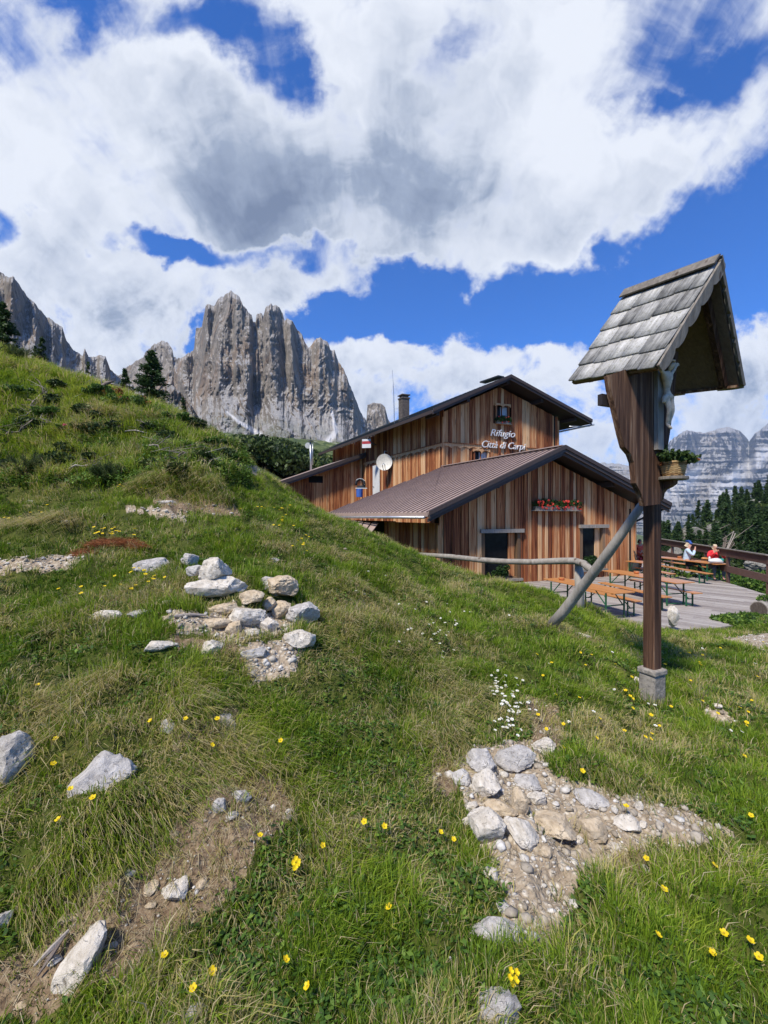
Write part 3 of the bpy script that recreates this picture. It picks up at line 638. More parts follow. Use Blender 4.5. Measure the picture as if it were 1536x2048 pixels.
op1 = (w1[0][0], w1[1][0], w1[1][1] - .1, w1[0][1]); op2 = (w2[0][0], w2[1][0], w2[1][1] - .1, w2[0][1])
board_wall(W0, U_, -5.22, 4.97, DZ, lambda x: low_roof(x) - .42, [op1, op2], OUTF)
WL = W0 - 5.24 * U_
board_wall(WL, V_, .0, 4.4, DZ, lambda x: -.32, [], OUTL, mat=BOARD)
mb = MB(); WD = WL + V_ * 4.4 - OUTL * .5; mb.prism([WD + Vector((0, 0, DZ)), WD + V_ * 5.4 + Vector((0, 0, DZ)), WD + V_ * 5.4 + Vector((0, 0, -.3)), WD + Vector((0, 0, -.3))], -OUTL * .1); mb.build('inner_wall', DARKIN, hut)  # dark sheet paints the shade of the open recess under the eave
WR = W0 + 4.99 * U_
board_wall(WR, V_, 0, 8, DZ, lambda x: .3, [], OUTR)
def lintel_set(op, seed):
    fr = MB(); a, b, z0, z1 = op; o = W0
    def bx(ta, tb, za, zb_, y0, y1, mb): mb.prism([o + U_ * ta + OUTF * y0 + Vector((0, 0, za)), o + U_ * tb + OUTF * y0 + Vector((0, 0, za)), o + U_ * tb + OUTF * y0 + Vector((0, 0, zb_)), o + U_ * ta + OUTF * y0 + Vector((0, 0, zb_))], OUTF * (y1 - y0))
    win = MB(); bx(a, b, z0, z1, -.17, -.165, win); wn = win.build('window', GLASS, hut)
    bx(a - .09, a + .06, z0, z1, -.155, .045, fr); bx(b - .06, b + .09, z0, z1, -.155, .045, fr); bx(a + .06, b - .06, z0, z0 + .05, -.15, .02, fr); fr.build('frame', wood('window_frame_wood%d' % seed, [(0, (.07, .04, .02)), (1, (.30, .19, .11))], knots=False), wn)
    l = MB(); bx(a - .17, b + .22, z1 + .0, z1 + .15, .0, .15, l); l.build('lintel', GREYW, wn)
    if seed == 1: q = MB(); bx(b - .40, b - .10, z0 + .07, z1, -.155, -.10, q); q.build('shutter', BOARD, wn)
    else: q = MB(); bx(b - .36, b - .10, z0 + .07, z1, -.155, -.10, q); q.build('shutter', BOARD, wn)
    s_ = MB(); bx(a - .12, b + .16, z0 - .10, z0 - .0, -.02, .14, s_); s_.build('sill', GREYW, wn); return wn
wA = lintel_set(op1, 1); wB = lintel_set(op2, 2)

def slab(parent, prof, Vv, L0, L1, mat, name='roof', O=G0, D=U_):
    """roof sheet: prof = [(t, z), ...] line of the top surface, swept along Vv from L0 to L1"""
    mb = MB()
    return mb
roof = MB()
def rp(t_, b, z, O=G0): return O + U_ * t_ + V_ * b + Vector((0, 0, z))
TH = Vector((0, 0, -.10))
roof.prism([rp(-6.17, 0, .1), rp(0, 0, RZ), rp(0, 8.62, RZ), rp(-.0, 8.5, RZ), rp(-6.17, 10.6, .1)], TH, .5)
roof.prism([rp(6.15, 0, .5), rp(0, 0, RZ), rp(0, 8.55, RZ), rp(6.15, 8.55, .5)], TH, .5)
lowroof = roof.build('roof', ROOFM, hut)
rb = MB(); b = .12
while b < 10.5:
    te = -6.17; zt_ = .1; tr, zr_ = 0, RZ
    if b > 8.4: k = (10.6 - b) / 2.1; tr = te + k * 6.17; zr_ = .1 + k * (RZ - .1)
    A_ = rp(te, b, zt_ + .006); B_ = rp(tr - .02, b, zr_ + .006)
    if (B_ - A_).length > .2: rb.beam(A_, B_, .085, .05)
    if b < 8.3: rb.beam(rp(6.15, b, .522), rp(.03, b, RZ + .022), .045, .05)
    b += .335
rb.build('rib', ROOFR, lowroof)
rc = MB(); rc.beam(rp(0, -.02, RZ + .04), rp(0, 8.4, RZ + .04), .34, .035); rc.build('ridge_cap', ROOFM, lowroof)
fa = MB()
def rake(tA, zA, tB, zB, dz0, dz1, b0, b1, mb, O=G0):
    mb.prism([rp(tA, b0, zA + dz0, O), rp(tB, b0, zB + dz0, O), rp(tB, b0, zB + dz1, O), rp(tA, b0, zA + dz1, O)], V_ * (b1 - b0))
for (tA, zA) in ((-6.17, .1), (6.15, .5)):
    rake(tA, zA, 0, RZ, .06, -.10, -.10, -.03, fa); rake(tA, zA, 0, RZ, -.10, -.235, -.05, .02, fa); rake(tA, zA, 0, RZ, -.235, -.36, .02, .09, fa)
fa.build('fascia', FASCIA, lowroof)
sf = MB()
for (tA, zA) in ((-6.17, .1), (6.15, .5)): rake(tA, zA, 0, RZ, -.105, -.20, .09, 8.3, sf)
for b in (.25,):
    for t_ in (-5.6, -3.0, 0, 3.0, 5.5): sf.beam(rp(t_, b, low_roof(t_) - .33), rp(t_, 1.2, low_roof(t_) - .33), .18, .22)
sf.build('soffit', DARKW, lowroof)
ef = MB(); ef.prism([rp(-6.19, 0, .09), rp(-6.19, 10.6, .09), rp(-6.19, 10.6, -.06), rp(-6.19, 0, -.06)], -U_ * .02, .9); ef.build('eave_board', ROOFM, lowroof); ef = MB()
ef.prism([rp(6.17, 0, .5), rp(6.17, 8.5, .5), rp(6.17, 8.5, .34), rp(6.17, 0, .34)], U_ * .02); ef.build('eave_board', ROOFM, lowroof)
gu = MB(); gu.tube([rp(-6.28, .1, -.09), rp(-6.28, 10.5, -.13)], .055, 8); gu.build('gutter', ZINC, lowroof, smooth=True); gu = MB(); gu.tube([rp(6.26, .1, .30), rp(6.26, 8.4, .26)], .055, 8); gu.build('gutter', ZINC, lowroof, smooth=True)
dp = MB(); dq = [frame_hit(1290, 1040, W0, U_)[0]]
dp.tube([rp(6.26, .35, .27), rp(5.7, .7, -.05), rp(5.15, .85, -.30), rp(5.1, .86, -.6), rp(5.1, .86, DZ + .1)], .05, 8); dp.build('downpipe', DARKM, hut, smooth=True)

# upper house
O2 = G0 + 8.6 * V_
def up_roof(t_): return 5.9 + (t_ + 1.14) / 5.2 * 2.5 if t_ < 4.06 else 8.4 - (t_ - 4.06) / 6.34 * 2.23
w3a, w3b = frame_hit(992, 811, O2, U_), frame_hit(1018, 849, O2, U_); op3 = (w3a[0], w3b[0], w3b[1], w3a[1])
w4a, w4b = frame_hit(948, 902, O2, U_), frame_hit(977, 925, O2, U_); op4 = (w4a[0], w4b[0], w4b[1], w4a[1])
board_wall(O2, U_, .15, 8.6, -.2, lambda x: up_roof(x) - .42, [op3, op4], OUTF, wmin=.2, wmax=.34)
CW = O2 + .15 * U_
ds1 = frame_hit(761, 931, CW, V_); ds0 = frame_hit(748, 985, CW, V_)
board_wall(CW, V_, 0, 18.0, -2.0, lambda x: up_roof(.15) - .30, [], OUTL, wmin=.2, wmax=.34)
board_wall(O2 + 8.6 * U_, V_, 0, 18, DZ, lambda x: up_roof(8.6) - .3, [], OUTR)
for op, nm in ((op3, 1), (op4, 2)):
    a, b_, z0, z1 = op; wn = MB()
    def bx(ta, tb, za, zb_, y0, y1, mb, o=O2, r=None): mb.prism([o + U_ * ta + OUTF * y0 + Vector((0, 0, za)), o + U_ * tb + OUTF * y0 + Vector((0, 0, za)), o + U_ * tb + OUTF * y0 + Vector((0, 0, zb_)), o + U_ * ta + OUTF * y0 + Vector((0, 0, zb_))], OUTF * (y1 - y0), r)
    bx(a, b_, z0, z1, -.20, -.19, wn); w_ = wn.build('window', GLASS, hut)
    cu = MB(); m_ = (a + b_) / 2
    for i in range(7):
        x = a + (b_ - a) * (.42 + .55 * i / 7); bx(x, x + (b_ - a) * .07, z0 + .15, z1 - .02, -.15 - .02 * (i % 2), -.14 - .02 * (i % 2), cu)
    cu.build('curtain', CURT, w_)
    fr = MB(); bx(a - .02, a + .06, z0, z1, -.12, .02, fr); bx(b_ - .06, b_ + .02, z0, z1, -.12, .02, fr); bx(m_ - .025, m_ + .025, z0, z1, -.13, -.07, fr)
    if nm == 1: bx(a - .06, b_ + .06, z0 - .06, z0, -.05, .12, fr)
    fr.build('frame', BOARD, w_)
    tr = MB(); n = 18; prev = None
    poly = []
    for i in range(n + 1):
        x = a - .10 + (b_ - a + .2) * i / n; s_ = abs(((i / n * 2) % 1) - .5) * 2; poly.append((x, z1 - .06 + .10 * (1 - s_ ** 2) - (.10 if i == n // 2 else 0)))
    pts = [O2 + U_ * x + OUTF * .03 + Vector((0, 0, z)) for x, z in poly] + [O2 + U_ * (b_ + .10) + OUTF * .03 + Vector((0, 0, z1 + .14)), O2 + U_ * (a - .10) + OUTF * .03 + Vector((0, 0, z1 + .14))]
    tr.prism(pts, OUTF * .03, .8); tr.build('valance', BOARD, w_)
def valance(O, D, out, ta, tb, z, parent=hut, step=.62, hgt=.26):
    mb = MB(); n = int((tb - ta) / step * 8); lo = []
    for i in range(n + 1):
        x = ta + (tb - ta) * i / n; ph = (x / step) % 1; lo.append((x, z - hgt + .10 * abs(math.sin(math.pi * ph)) - (.05 if ph < .12 else 0)))
    poly = [O + D * x + Vector((0, 0, q)) for x, q in lo] + [O + D * tb + Vector((0, 0, z)), O + D * ta + Vector((0, 0, z))]
    mb.prism([q + out * .035 for q in poly], out * .03, .85); mb.box(O + D * (ta + tb) / 2 + Vector((0, 0, z + .02)) + out * .06, D * (tb - ta) / 2, out * .05, (0, 0, .02), .2)
    mb.build('trim_board', BOARD, parent)
za = frame_hit(890, 886, O2, U_)[1]
valance(O2, U_, OUTF, .12, frame_hit(962, 890, O2, U_)[0], za); valance(O2, U_, OUTF, frame_hit(1052, 890, O2, U_)[0], 8.6, za)
valance(CW, V_, OUTL, 0, 11.0, za, step=.8)
cb = MB()
for O_, z0, z1 in ((CW + OUTL * .02 + OUTF * .02, .9, 5.8), (WL + OUTL * .02 + OUTF * .02, DZ, -.4), (W0 + 4.98 * U_ + OUTF * .02, DZ, .3), (O2 + 8.6 * U_ + OUTF * .02, 1.5, 6.2)):
    cb = MB(); cb.box(O_ + Vector((0, 0, (z0 + z1) / 2)), OUTF * .06, OUTL * .06, (0, 0, (z1 - z0) / 2), .7); cb.build('corner_board', BOARD, hut)
ur = MB(); FB = 7.7; BB = 26.9
def q_(t_, b, z): return rp(t_, b, z)
ur.prism([q_(-1.14, FB, 5.9), q_(4.06, FB, 8.4), q_(4.06, BB, 8.4), q_(-1.14, BB, 5.9)], TH, .5)
ur.prism([q_(10.4, FB, 6.17), q_(4.06, FB, 8.4), q_(4.06, BB, 8.4), q_(10.4, BB, 6.17)], TH, .5)
uproof = ur.build('roof', ROOFB, hut)
rb = MB(); b = FB + .1
while b < BB: rb.beam(q_(-1.14, b, 5.93), q_(4.0, b, 8.41), .05, .06); rb.beam(q_(10.4, b, 6.2), q_(4.1, b, 8.41), .05, .06); b += .5
rb.build('rib', DARKM, uproof)
sg_ = MB()
for k, tt in enumerate((-.85, -.2)):
    z = up_roof(tt) + .16; sg_.tube([q_(tt, FB + 3, z), q_(tt, BB - .3, z)], .025, 6)
    for i in range(12): bb = FB + 3.2 + i * 1.33; sg_.beam(q_(tt, bb, z - .17), q_(tt, bb, z + .02), .04, .02)
sg_.build('snow_guard', DARKM, uproof)
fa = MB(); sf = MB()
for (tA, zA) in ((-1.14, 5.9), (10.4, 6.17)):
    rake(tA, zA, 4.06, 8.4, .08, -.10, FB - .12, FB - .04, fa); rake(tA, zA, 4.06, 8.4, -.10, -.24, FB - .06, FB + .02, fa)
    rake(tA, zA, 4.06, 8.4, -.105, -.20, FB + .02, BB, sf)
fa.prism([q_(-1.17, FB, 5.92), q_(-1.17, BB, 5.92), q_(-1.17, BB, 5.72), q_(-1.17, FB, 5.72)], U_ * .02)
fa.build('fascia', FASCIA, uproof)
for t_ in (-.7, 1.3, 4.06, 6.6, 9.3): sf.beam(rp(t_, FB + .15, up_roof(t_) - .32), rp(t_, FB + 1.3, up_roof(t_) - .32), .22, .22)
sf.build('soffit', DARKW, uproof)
gl = MB(); gl.tube([q_(10.52, FB - .1, 5.92), q_(10.52, BB, 5.86)], .06, 8)
for i in range(8): gl.beam(q_(8.8, FB + .2 + i * 2.2, 5.72), q_(10.5, FB + .2 + i * 2.2, 5.86), .05, .05)
gl.build('gutter', ZINC, uproof, smooth=True)
cap = MB(); cap.beam(q_(3.86, FB + .5, 8.5), q_(3.86, FB + 2.2, 8.58), .5, .08); cap.build('ridge_cap', DARKM, uproof)
ch = MB(); cp = rp(.05, 13.0, 0); ch.box(cp + Vector((0, 0, 7.1)), U_ * .26, V_ * .26, (0, 0, .85)); ch.box(cp + Vector((0, 0, 7.93)), U_ * .30, V_ * .30, (0, 0, .05)); ch.box(cp + Vector((0, 0, 8.05)), U_ * .22, V_ * .22, (0, 0, .07)); ch.box(cp + Vector((0, 0, 8.15)), U_ * .31, V_ * .31, (0, 0, .035)); ch.build('chimney', CHIMN, uproof, bevel=.01)
# annex
A0 = Vector((-1.75, 35.0, 0)); AD = -U_
def an_roof(t_): return 5.05 - t_ / 7.3 * 2.75
oa = frame_hit(640, 947, A0, AD); ob = frame_hit(618, 955, A0, AD)
board_wall(A0, AD, 0.05, 6.6, -1.2, lambda x: an_roof(x) - .30, [(oa[0], ob[0], 2.55, 3.1)], OUTF, wmin=.2, wmax=.34)
ar = MB(); a0 = A0 + OUTF * .7
def ap(t_, b, z): return a0 + AD * t_ + V_ * b + Vector((0, 0, z))
ar.prism([ap(-.05, 0, 5.05), ap(7.3, 0, 2.3), ap(7.3, 8, 2.3), ap(-.05, 8, 5.05)], TH); anr = ar.build('roof', ROOFM, hut)
fa = MB(); fa.prism([ap(-.05, 0, 5.08), ap(7.3, 0, 2.33), ap(7.3, 0, 2.05), ap(-.05, 0, 4.8)], OUTF * .05); fa.prism([ap(-.05, 0.05, 4.8), ap(7.3, 0.05, 2.05), ap(7.3, .05, 1.9), ap(-.05, .05, 4.65)], OUTF * .05); fa.build('fascia', FASCIA, anr)
sh = MB(); l0, l1, l2, l3 = P(600, 1031, 27), P(760, 1046, 19.6), P(745, 1066, 18.6), P(590, 1047, 24)
for i in range(14):
    k0, k1 = i / 14, (i + .8) / 14; p0, p1 = l0.lerp(l1, k0), l0.lerp(l1, k1); p3, p2 = l3.lerp(l2, k0), l3.lerp(l2, k1)
    sh.prism([p0, p1, p2, p3], (0, 0, -.06))
sh.build('roof', ROOFM, hut)
dr = MB(); tA, tB = frame_hit(748, 932, CW, V_), frame_hit(761.5, 932, CW, V_)
O_ = CW + OUTL * .075
dr.prism([O_ + V_ * tB[0] + Vector((0, 0, 1.2)), O_ + V_ * tA[0] + Vector((0, 0, 1.2)), O_ + V_ * tA[0] + Vector((0, 0, tA[1])), O_ + V_ * tB[0] + Vector((0, 0, tA[1]))], OUTL * .04); door = dr.build('door', WHITEP, hut)
hn = MB(); hn.tube([O_ + V_ * (tA[0] - .12) + OUTL * .09 + Vector((0, 0, 2.2)), O_ + V_ * (tA[0] - .28) + OUTL * .09 + Vector((0, 0, 2.2))], .02, 6); hn.build('handle', DARKM, door)
# writing on the gable
def lettering(txt, px0, px1, pyb, hpx, parent):
    cu = bpy.data.curves.new('lettering', 'FONT'); cu.body = txt; cu.size = 1; cu.shear = .32; cu.extrude = .035; cu.offset = -.004; cu.bevel_depth = .003
    tmp_ = bpy.data.objects.new('tmp_text', cu); C.objects.link(tmp_); dg = bpy.context.evaluated_depsgraph_get(); me = bpy.data.meshes.new_from_object(tmp_.evaluated_get(dg)); bpy.data.objects.remove(tmp_)
    co_ = np.array([v.co for v in me.vertices]); a = frame_hit(px0, pyb, O2, U_); b_ = frame_hit(px1, pyb, O2, U_)
    w_ = co_[:, 0].max() - co_[:, 0].min(); sx_ = (b_[0] - a[0]) / w_; hh = hpx / FPX * 26.5; sy_ = hh / .72
    x0 = co_[:, 0].min(); base = O2 + OUTF * .10; org = ORG[parent.name]
    for v in me.vertices:
        q = base + U_ * (a[0] + (v.co.x - x0) * sx_) + Vector((0, 0, a[1] + v.co.y * sy_)) + OUTF * (v.co.z * 1.0)
        v.co = q - org
    me.materials.clear(); me.materials.append(SILVL); me.name = 'lettering'
    o = bpy.data.objects.new('lettering', me); C.objects.link(o); o.parent = parent; return o
sgn = thing('name_sign', 'silver slanted letters reading Rifugio Città di Carpi on the upper gable', 'sign', tuple(O2 + U_ * 4 + Vector((0, 0, 4))))
lettering('Rifugio', 979, 1028, 872, 14, sgn); lettering('Città di Carpi', 962, 1049, 895, 14, sgn)

# things on the hut
def leafcloud(ctrs, rads, n, size, mat, name, parent=None, elong=1.0, up=0.0, rndlo=0, rndhi=1, origin=None, shell=.35, clump=0):
    """many small leaf faces spread through ellipsoids"""
    ctrs = np.atleast_2d(np.array([tuple(c) for c in ctrs], float)); rads = np.array([tuple(r) if hasattr(r, '__len__') else (r, r, r) for r in (rads if hasattr(rads, '__len__') and not np.isscalar(rads[0]) or len(np.shape(rads)) else [rads] * len(ctrs))], float)
    if len(rads) == 1: rads = np.repeat(rads, len(ctrs), 0)
    k = rng.integers(0, len(ctrs), n); d = rng.normal(size=(n, 3)); d /= np.linalg.norm(d, axis=1)[:, None]
    rr = (shell + (1 - shell) * rng.random(n)) ** .6; p = ctrs[k] + d * rads[k] * rr[:, None]
    a = rng.normal(size=(n, 3)) + d * .5; a[:, 2] += up; a /= np.linalg.norm(a, axis=1)[:, None]
    b = np.cross(a, rng.normal(size=(n, 3))); b /= np.linalg.norm(b, axis=1)[:, None]
    s_ = size * rng.uniform(.6, 1.3, n)[:, None]; A1 = a * s_ * elong; B1 = b * s_ * .5
    V = np.stack([p - A1 * .5, p + B1, p + A1 * .6, p - B1], 1).reshape(-1, 3)
    F = np.arange(n * 4).reshape(n, 4); r = rng.uniform(rndlo, rndhi, n); cl = rng.uniform(-.22, .22, len(ctrs))[k]
    return npmesh(name, V, [F], mat, {'rnd': np.repeat(np.clip(r + cl, 0, 1), 4)}, parent=parent, origin=origin)

def flower_box(c, ax, w, label, blooms=66, box=True, sc=1.0):
    c = Vector(c); ax = Vector(ax); fb = thing('flower_box', label, 'flower box', tuple(c)); out = OUTF
    if box:
        m = MB(); m.box(c + Vector((0, 0, .07)), ax * w / 2, out * .10, (0, 0, .08)); m.box(c + Vector((0, 0, -.03)), ax * (w / 2 + .06), out * .13, (0, 0, .018)); m.build('planter', GREYW, fb)
    cs = [c + ax * w * (i / 11 - .5) * .95 + Vector((0, 0, .22 + random.uniform(-.02, .1))) + out * random.uniform(-.02, .12) for i in range(12)]
    leafcloud(cs, [(.17 * sc, .14 * sc, .20 * sc)] * 12, 2200, .055, GERAN, 'foliage', fb)
    bl = [c + ax * random.uniform(-.5, .5) * w + out * random.uniform(.04, .25) + Vector((0, 0, random.uniform(.0, .42))) for _ in range(blooms)]
    leafcloud(bl, [(.045, .045, .04)] * blooms, blooms * 22, .035, REDF, 'blossom', fb); return fb
tb = frame_hit(1064, 1021, W0, U_); te = frame_hit(1151, 1021, W0, U_)
flower_box(W0 + U_ * (tb[0] + te[0]) / 2 + OUTF * .16 + Vector((0, 0, frame_hit(1108, 1020, W0, U_)[1])), U_, te[0] - tb[0], 'wooden planter of red geraniums on the middle of the front board wall')
flower_box(O2 + U_ * (op3[0] + op3[1]) / 2 + OUTF * .1 + Vector((0, 0, op3[2])), U_, op3[1] - op3[0], 'small planter of red flowers under the upper gable window', 9, True, .9)
for op, lb in ((op1, 'dark green leafy plants filling the sill of the left ground-floor window'), (op2, 'green leafy plants on the sill of the right ground-floor window')):
    sp = W0 + U_ * ((op[0] + op[1]) / 2 - .05) + OUTF * .06 + Vector((0, 0, op[2])); pp = thing('potted_plant', lb, 'plant', tuple(sp))
    m = MB(); m.box(sp + Vector((0, 0, .06)), U_ * .3, OUTF * .07, (0, 0, .06)); m.build('planter', DARKM, pp)
    leafcloud([sp + U_ * random.uniform(-.38, .38) + OUTF * random.uniform(-.1, .05) + Vector((0, 0, random.uniform(.14, .48))) for _ in range(14)], [(.14, .10, .13)] * 14, 1700, .06, GERAN, 'foliage', pp)

dc = P(769, 925, 30.6); dish = thing('satellite_dish', 'round white satellite dish beside the white door', 'satellite dish', tuple(dc)); look = (Vector((-.12, -1, .12))).normalized(); sx1 = look.cross(Vector((0, 0, 1))).normalized(); sy1 = sx1.cross(look)
m = MB(); n = 28; rr_ = 16 / FPX * 30.6; vs = []; 
for j, k in enumerate((0, .35, .7, 1.0)):
    for i in range(n): q = 2 * math.pi * i / n; vs.append(dc + (sx1 * math.cos(q) + sy1 * math.sin(q) * 1.06) * rr_ * max(k, .02) + look * .13 * k * k)
fs = [(j * n + i, j * n + (i + 1) % n, (j + 1) * n + (i + 1) % n, (j + 1) * n + i) for j in range(3) for i in range(n)]
vb = [v_ - look * .03 for v_ in vs]; m.add(vs, fs + [tuple(range(n))]); m.add(vb, fs + [tuple(range(n))]); m.build('reflector', plain('dish_cream', (.60, .58, .52), .5), dish, smooth=True)
m = MB(); f0 = dc + look * .55 - sy1 * .30; m.tube([dc - sy1 * rr_ * .95 - sx1 * .07, f0 - sx1 * .09, f0 + sy1 * .12, f0 + sx1 * .09, dc - sy1 * rr_ * .95 + sx1 * .07], .028, 6); m.build('feed_arm', ZINC, dish)
m = MB(); m.tube([dc - look * .05, dc + Vector((0, .5, 0)), dc + Vector((0, .5, .9)), dc + Vector((.9, 1.2, .9))], .035, 6); m.tube([dc + Vector((.62, .7, .95)), dc + Vector((.62, .7, .5))], .04, 6); m.build('bracket', ZINC, dish)

sc_ = P(733, 887, 31.5); sig = thing('trail_sign', 'small square white sign with a red stripe high on the side wall', 'sign', tuple(sc_)); sn = Vector((-.25, -1, 0)).normalized(); su_ = Vector((1, -.25, 0)).normalized()
m = MB(); m.box(sc_, su_ * .34, sn * .02, (0, 0, .33)); m.build('panel', WHITEP, sig); m = MB(); m.box(sc_ + sn * .024 + Vector((0, 0, .07)), su_ * .33, sn * .004, (0, 0, .10)); m.build('stripe', REDP, sig)
m = MB(); m.box(sc_ + su_ * .36 + Vector((.15, .6, .05)), su_ * .12, sn * .5, (0, 0, .03)); m.build('bracket', DARKM, sig)

ab = P(789, 838, 30.5); an = thing('radio_antenna', 'thin tall aerial mast beside the dark chimney', 'antenna', tuple(ab))
m = MB(); m.tube([ab - Vector((0, 0, .6)), P(787, 772, 30.5)], .035, 6); m.build('mast', ZINC, an); m = MB(); m.tube([P(787, 772, 30.5), P(784.5, 740, 30.5)], .014, 5)
for dx in (-5, 10): m.tube([P(787, 765, 30.5), P(787 + dx, 785, 30.5)], .006, 4)
m.build('whip', ZINC, an); m = MB(); m.tube([P(787.5, 818, 30.5), P(801, 817, 29.4)], .012, 4); m.build('stay', ZINC, an)
fb_ = P(622, 940, 36); fl = thing('stovepipe', 'tall shiny metal stovepipe rising from the annex roof', 'chimney pipe', tuple(fb_))
m = MB(); m.tube([fb_ - Vector((0, 0, .4)), P(621, 884, 36)], .085, 10); m.build('pipe', ZINC, fl, smooth=True); m = MB(); m.tube([P(621, 882, 36), P(621, 879.5, 36)], [.3, .04], 12); m.build('cap', DARKM, fl)
m = MB(); m.tube([P(625.5, 930, 35.9), P(625.5, 884, 35.9)], .03, 8); m.build('side_pipe', ZINC, fl, smooth=True); m = MB(); q0 = P(616, 891, 36.6); m.tube([q0, q0 + Vector((0, .05, 0))], .26, 16); m.build('disc', plain('grey_disc', (.42, .44, .42), .5), fl)
eb = P(719, 994, 27.5); eq = thing('rolled_hose_stand', 'dark rolled bundle with pale stripes on a blue bin in the annex corner', 'equipment', tuple(eb))
m = MB(); m.lathe(eb + Vector((0, 0, 0)), [(.20, 0), (.22, .5), (.20, .52)], 12); m.build('bin', BLUEC, eq)
m = MB(); m.tube([eb + Vector((.05 + .3 * math.cos(a) * .9, -.05, .62 + .22 + .3 * math.sin(a))) for a in np.linspace(-.3, 3.4, 12)], .09, 8); m.tube([eb + Vector((-.15, 0, .62)), eb + Vector((.4, 0, .66))], .12, 8); m.build('bundle', BLACKC, eq, smooth=True)
m = MB(); m.beam(eb + Vector((-.25, -.15, .56)), eb + Vector((.5, -.15, .56)), .05, .05); m.tube([eb + Vector((.05 + .38 * math.cos(a) * .9, -.1, .62 + .22 + .34 * math.sin(a))) for a in np.linspace(.6, 2.4, 8)], .02, 6); m.build('strap', WHITEP, eq)

# ------------------------------------------------------------------ terrace
dd = Vector((.70, -.714, 0)); dn = Vector((.714, .70, 0)); mb = MB()
pol = [((x * dd.x + y * dd.y), (x * dn.x + y * dn.y)) for x, y in DECK]
n0, n1_ = min(p[1] for p in pol), max(p[1] for p in pol); k = n0
while k < n1_:
    w = .155
    q = clip_poly(pol, k, k + w - .012, 1)
    if q:
        s0, s1 = min(p[0] for p in q), max(p[0] for p in q); cut = s0 + random.uniform(0, 4); a = s0
        while a < s1:
            q2 = clip_poly(q, a, min(cut, s1) - .006, 0)
            if q2: zj = random.uniform(-.004, .002); mb.prism([dd * p[0] + dn * p[1] + Vector((0, 0, DZ - .045 + zj)) for p in q2], (0, 0, .045))
            a = cut; cut += 4
    k += w
deck = tag(mb.build('deck', DECKW, origin=(9, 13, DZ)), 'grey plank terrace beside the hut', kind='structure')
mb = MB(); pr = [Vector((x, y, 0)) for x, y in DECK]
for a, b in zip(pr[1:7], pr[2:8]): mb.beam(a + Vector((0, 0, DZ - .14)), b + Vector((0, 0, DZ - .14)), .05, .18)
tag(mb.build('deck_edge', GREYW, origin=(9, 13, DZ)), 'plank edge of the terrace', kind='structure')
rl = thing('terrace_railing', 'brown plank railing along the far edge of the terrace', 'railing', (14.2, 17.6, DZ))
ra = [Vector((x, y, 0)) for x, y in (pd(1690, 12.2), pd(1536, 14.9), pd(1455, 17.6), pd(1318, 25.4))]
for (zc, hh, nm) in ((1.22, .30, 'rail'), (.57, .26, 'rail')):
    m = MB()
    for a, b in zip(ra[:-1], ra[1:]): m.beam(a + Vector((0, 0, DZ + zc)), b + Vector((0, 0, DZ + zc)), .05, hh)
    m.build(nm, FENCEW, rl)
m = MB()
for a, b in zip(ra[:-1], ra[1:]): m.beam(a + Vector((0, 0, DZ + 1.39)), b + Vector((0, 0, DZ + 1.39)), .16, .035)
m.build('handrail', GREYW, rl)
tot_ = [0]; 
for a, b in zip(ra[:-1], ra[1:]):
    nn = max(1, round((b - a).length / 2.3))
    for i in range(nn):
        p = a.lerp(b, i / nn) + Vector((.05, .03, 0)); m = MB(); m.beam(p + Vector((0, 0, DZ - .4)), p + Vector((0, 0, DZ + 1.37)), .10, .10, up=(0, 1, 0)); m.build('post', FENCEW, rl)

# beer tables and benches
def beer_table(L=2.8, Wd=.72, H=.76, bench=False):
    r = bpy.data.objects.new('beer_bench' if bench else 'beer_table', None); C.objects.link(r); ORG[r.name] = Vector((0, 0, 0))
    m = MB(); nb = 1 if bench else 2
    for i in range(nb): w = Wd / nb; y = -Wd / 2 + w * (i + .5); m.abox(-L / 2, L / 2, y - w / 2 + .002, y + w / 2 - .002, H - .03, H, .45 + .2 * i)
    m.abox(-L / 2 + .1, -L / 2 + .14, -Wd / 2 + .03, Wd / 2 - .03, H - .055, H - .031); m.abox(L / 2 - .14, L / 2 - .1, -Wd / 2 + .03, Wd / 2 - .03, H - .055, H - .031)
    m.build('seat' if bench else 'tabletop', TABLE, r, bevel=.006)
    ly = Wd / 2 - .04
    for sx_ in (-1, 1):
        x = sx_ * (L / 2 - .32)
        for sy_ in (-1, 1):
            m = MB(); m.beam((x, sy_ * ly, H - .055), (x, sy_ * ly, .0), .035, .035, up=(0, 1, 0)); m.build('leg', GREENM, r)
        m = MB()
        for zz2 in ((.05, .22) if bench else (.06, .36)): m = MB(); m.beam((x, -ly + .018, zz2), (x, ly - .018, zz2), .022, .03); m.build('crossbar', GREENM, r)
        m = MB(); sy2 = ly - .03
        for s_ in ((0,) if bench else (-sy2, sy2)): m = MB(); m.beam((x, s_, H * .45), (x - sx_ * .38, s_, H - .045), .018, .025); m.build('brace', GREENM, r)
    return r
tab0 = beer_table(); ben0 = beer_table(2.8, .30, .46, True)
def put(src, pa, pb, z, label, cat, group, first):
    a = onz(pa[0], pa[1], z); b = onz(pb[0], pb[1], z); d_ = b - a
    o = src if first else copy_tree(src)
    o.location = ((a + b) / 2).xy.to_3d() + Vector((0, 0, DZ)); o.rotation_euler = (0, 0, math.atan2(d_.y, d_.x)); o.scale = (d_.length / 2.8, 1, 1)
    tag(o, label, cat, group); return o
zt2, zb2 = DZ + .76, DZ + .46; gT, gB = 'long orange beer tables on the terrace', 'long orange benches on the terrace'
T1 = put(tab0, (1105, 1156), (1250, 1185), zt2, 'orange beer table nearest the hut wall, left of the shrine post', 'table', gT, True)
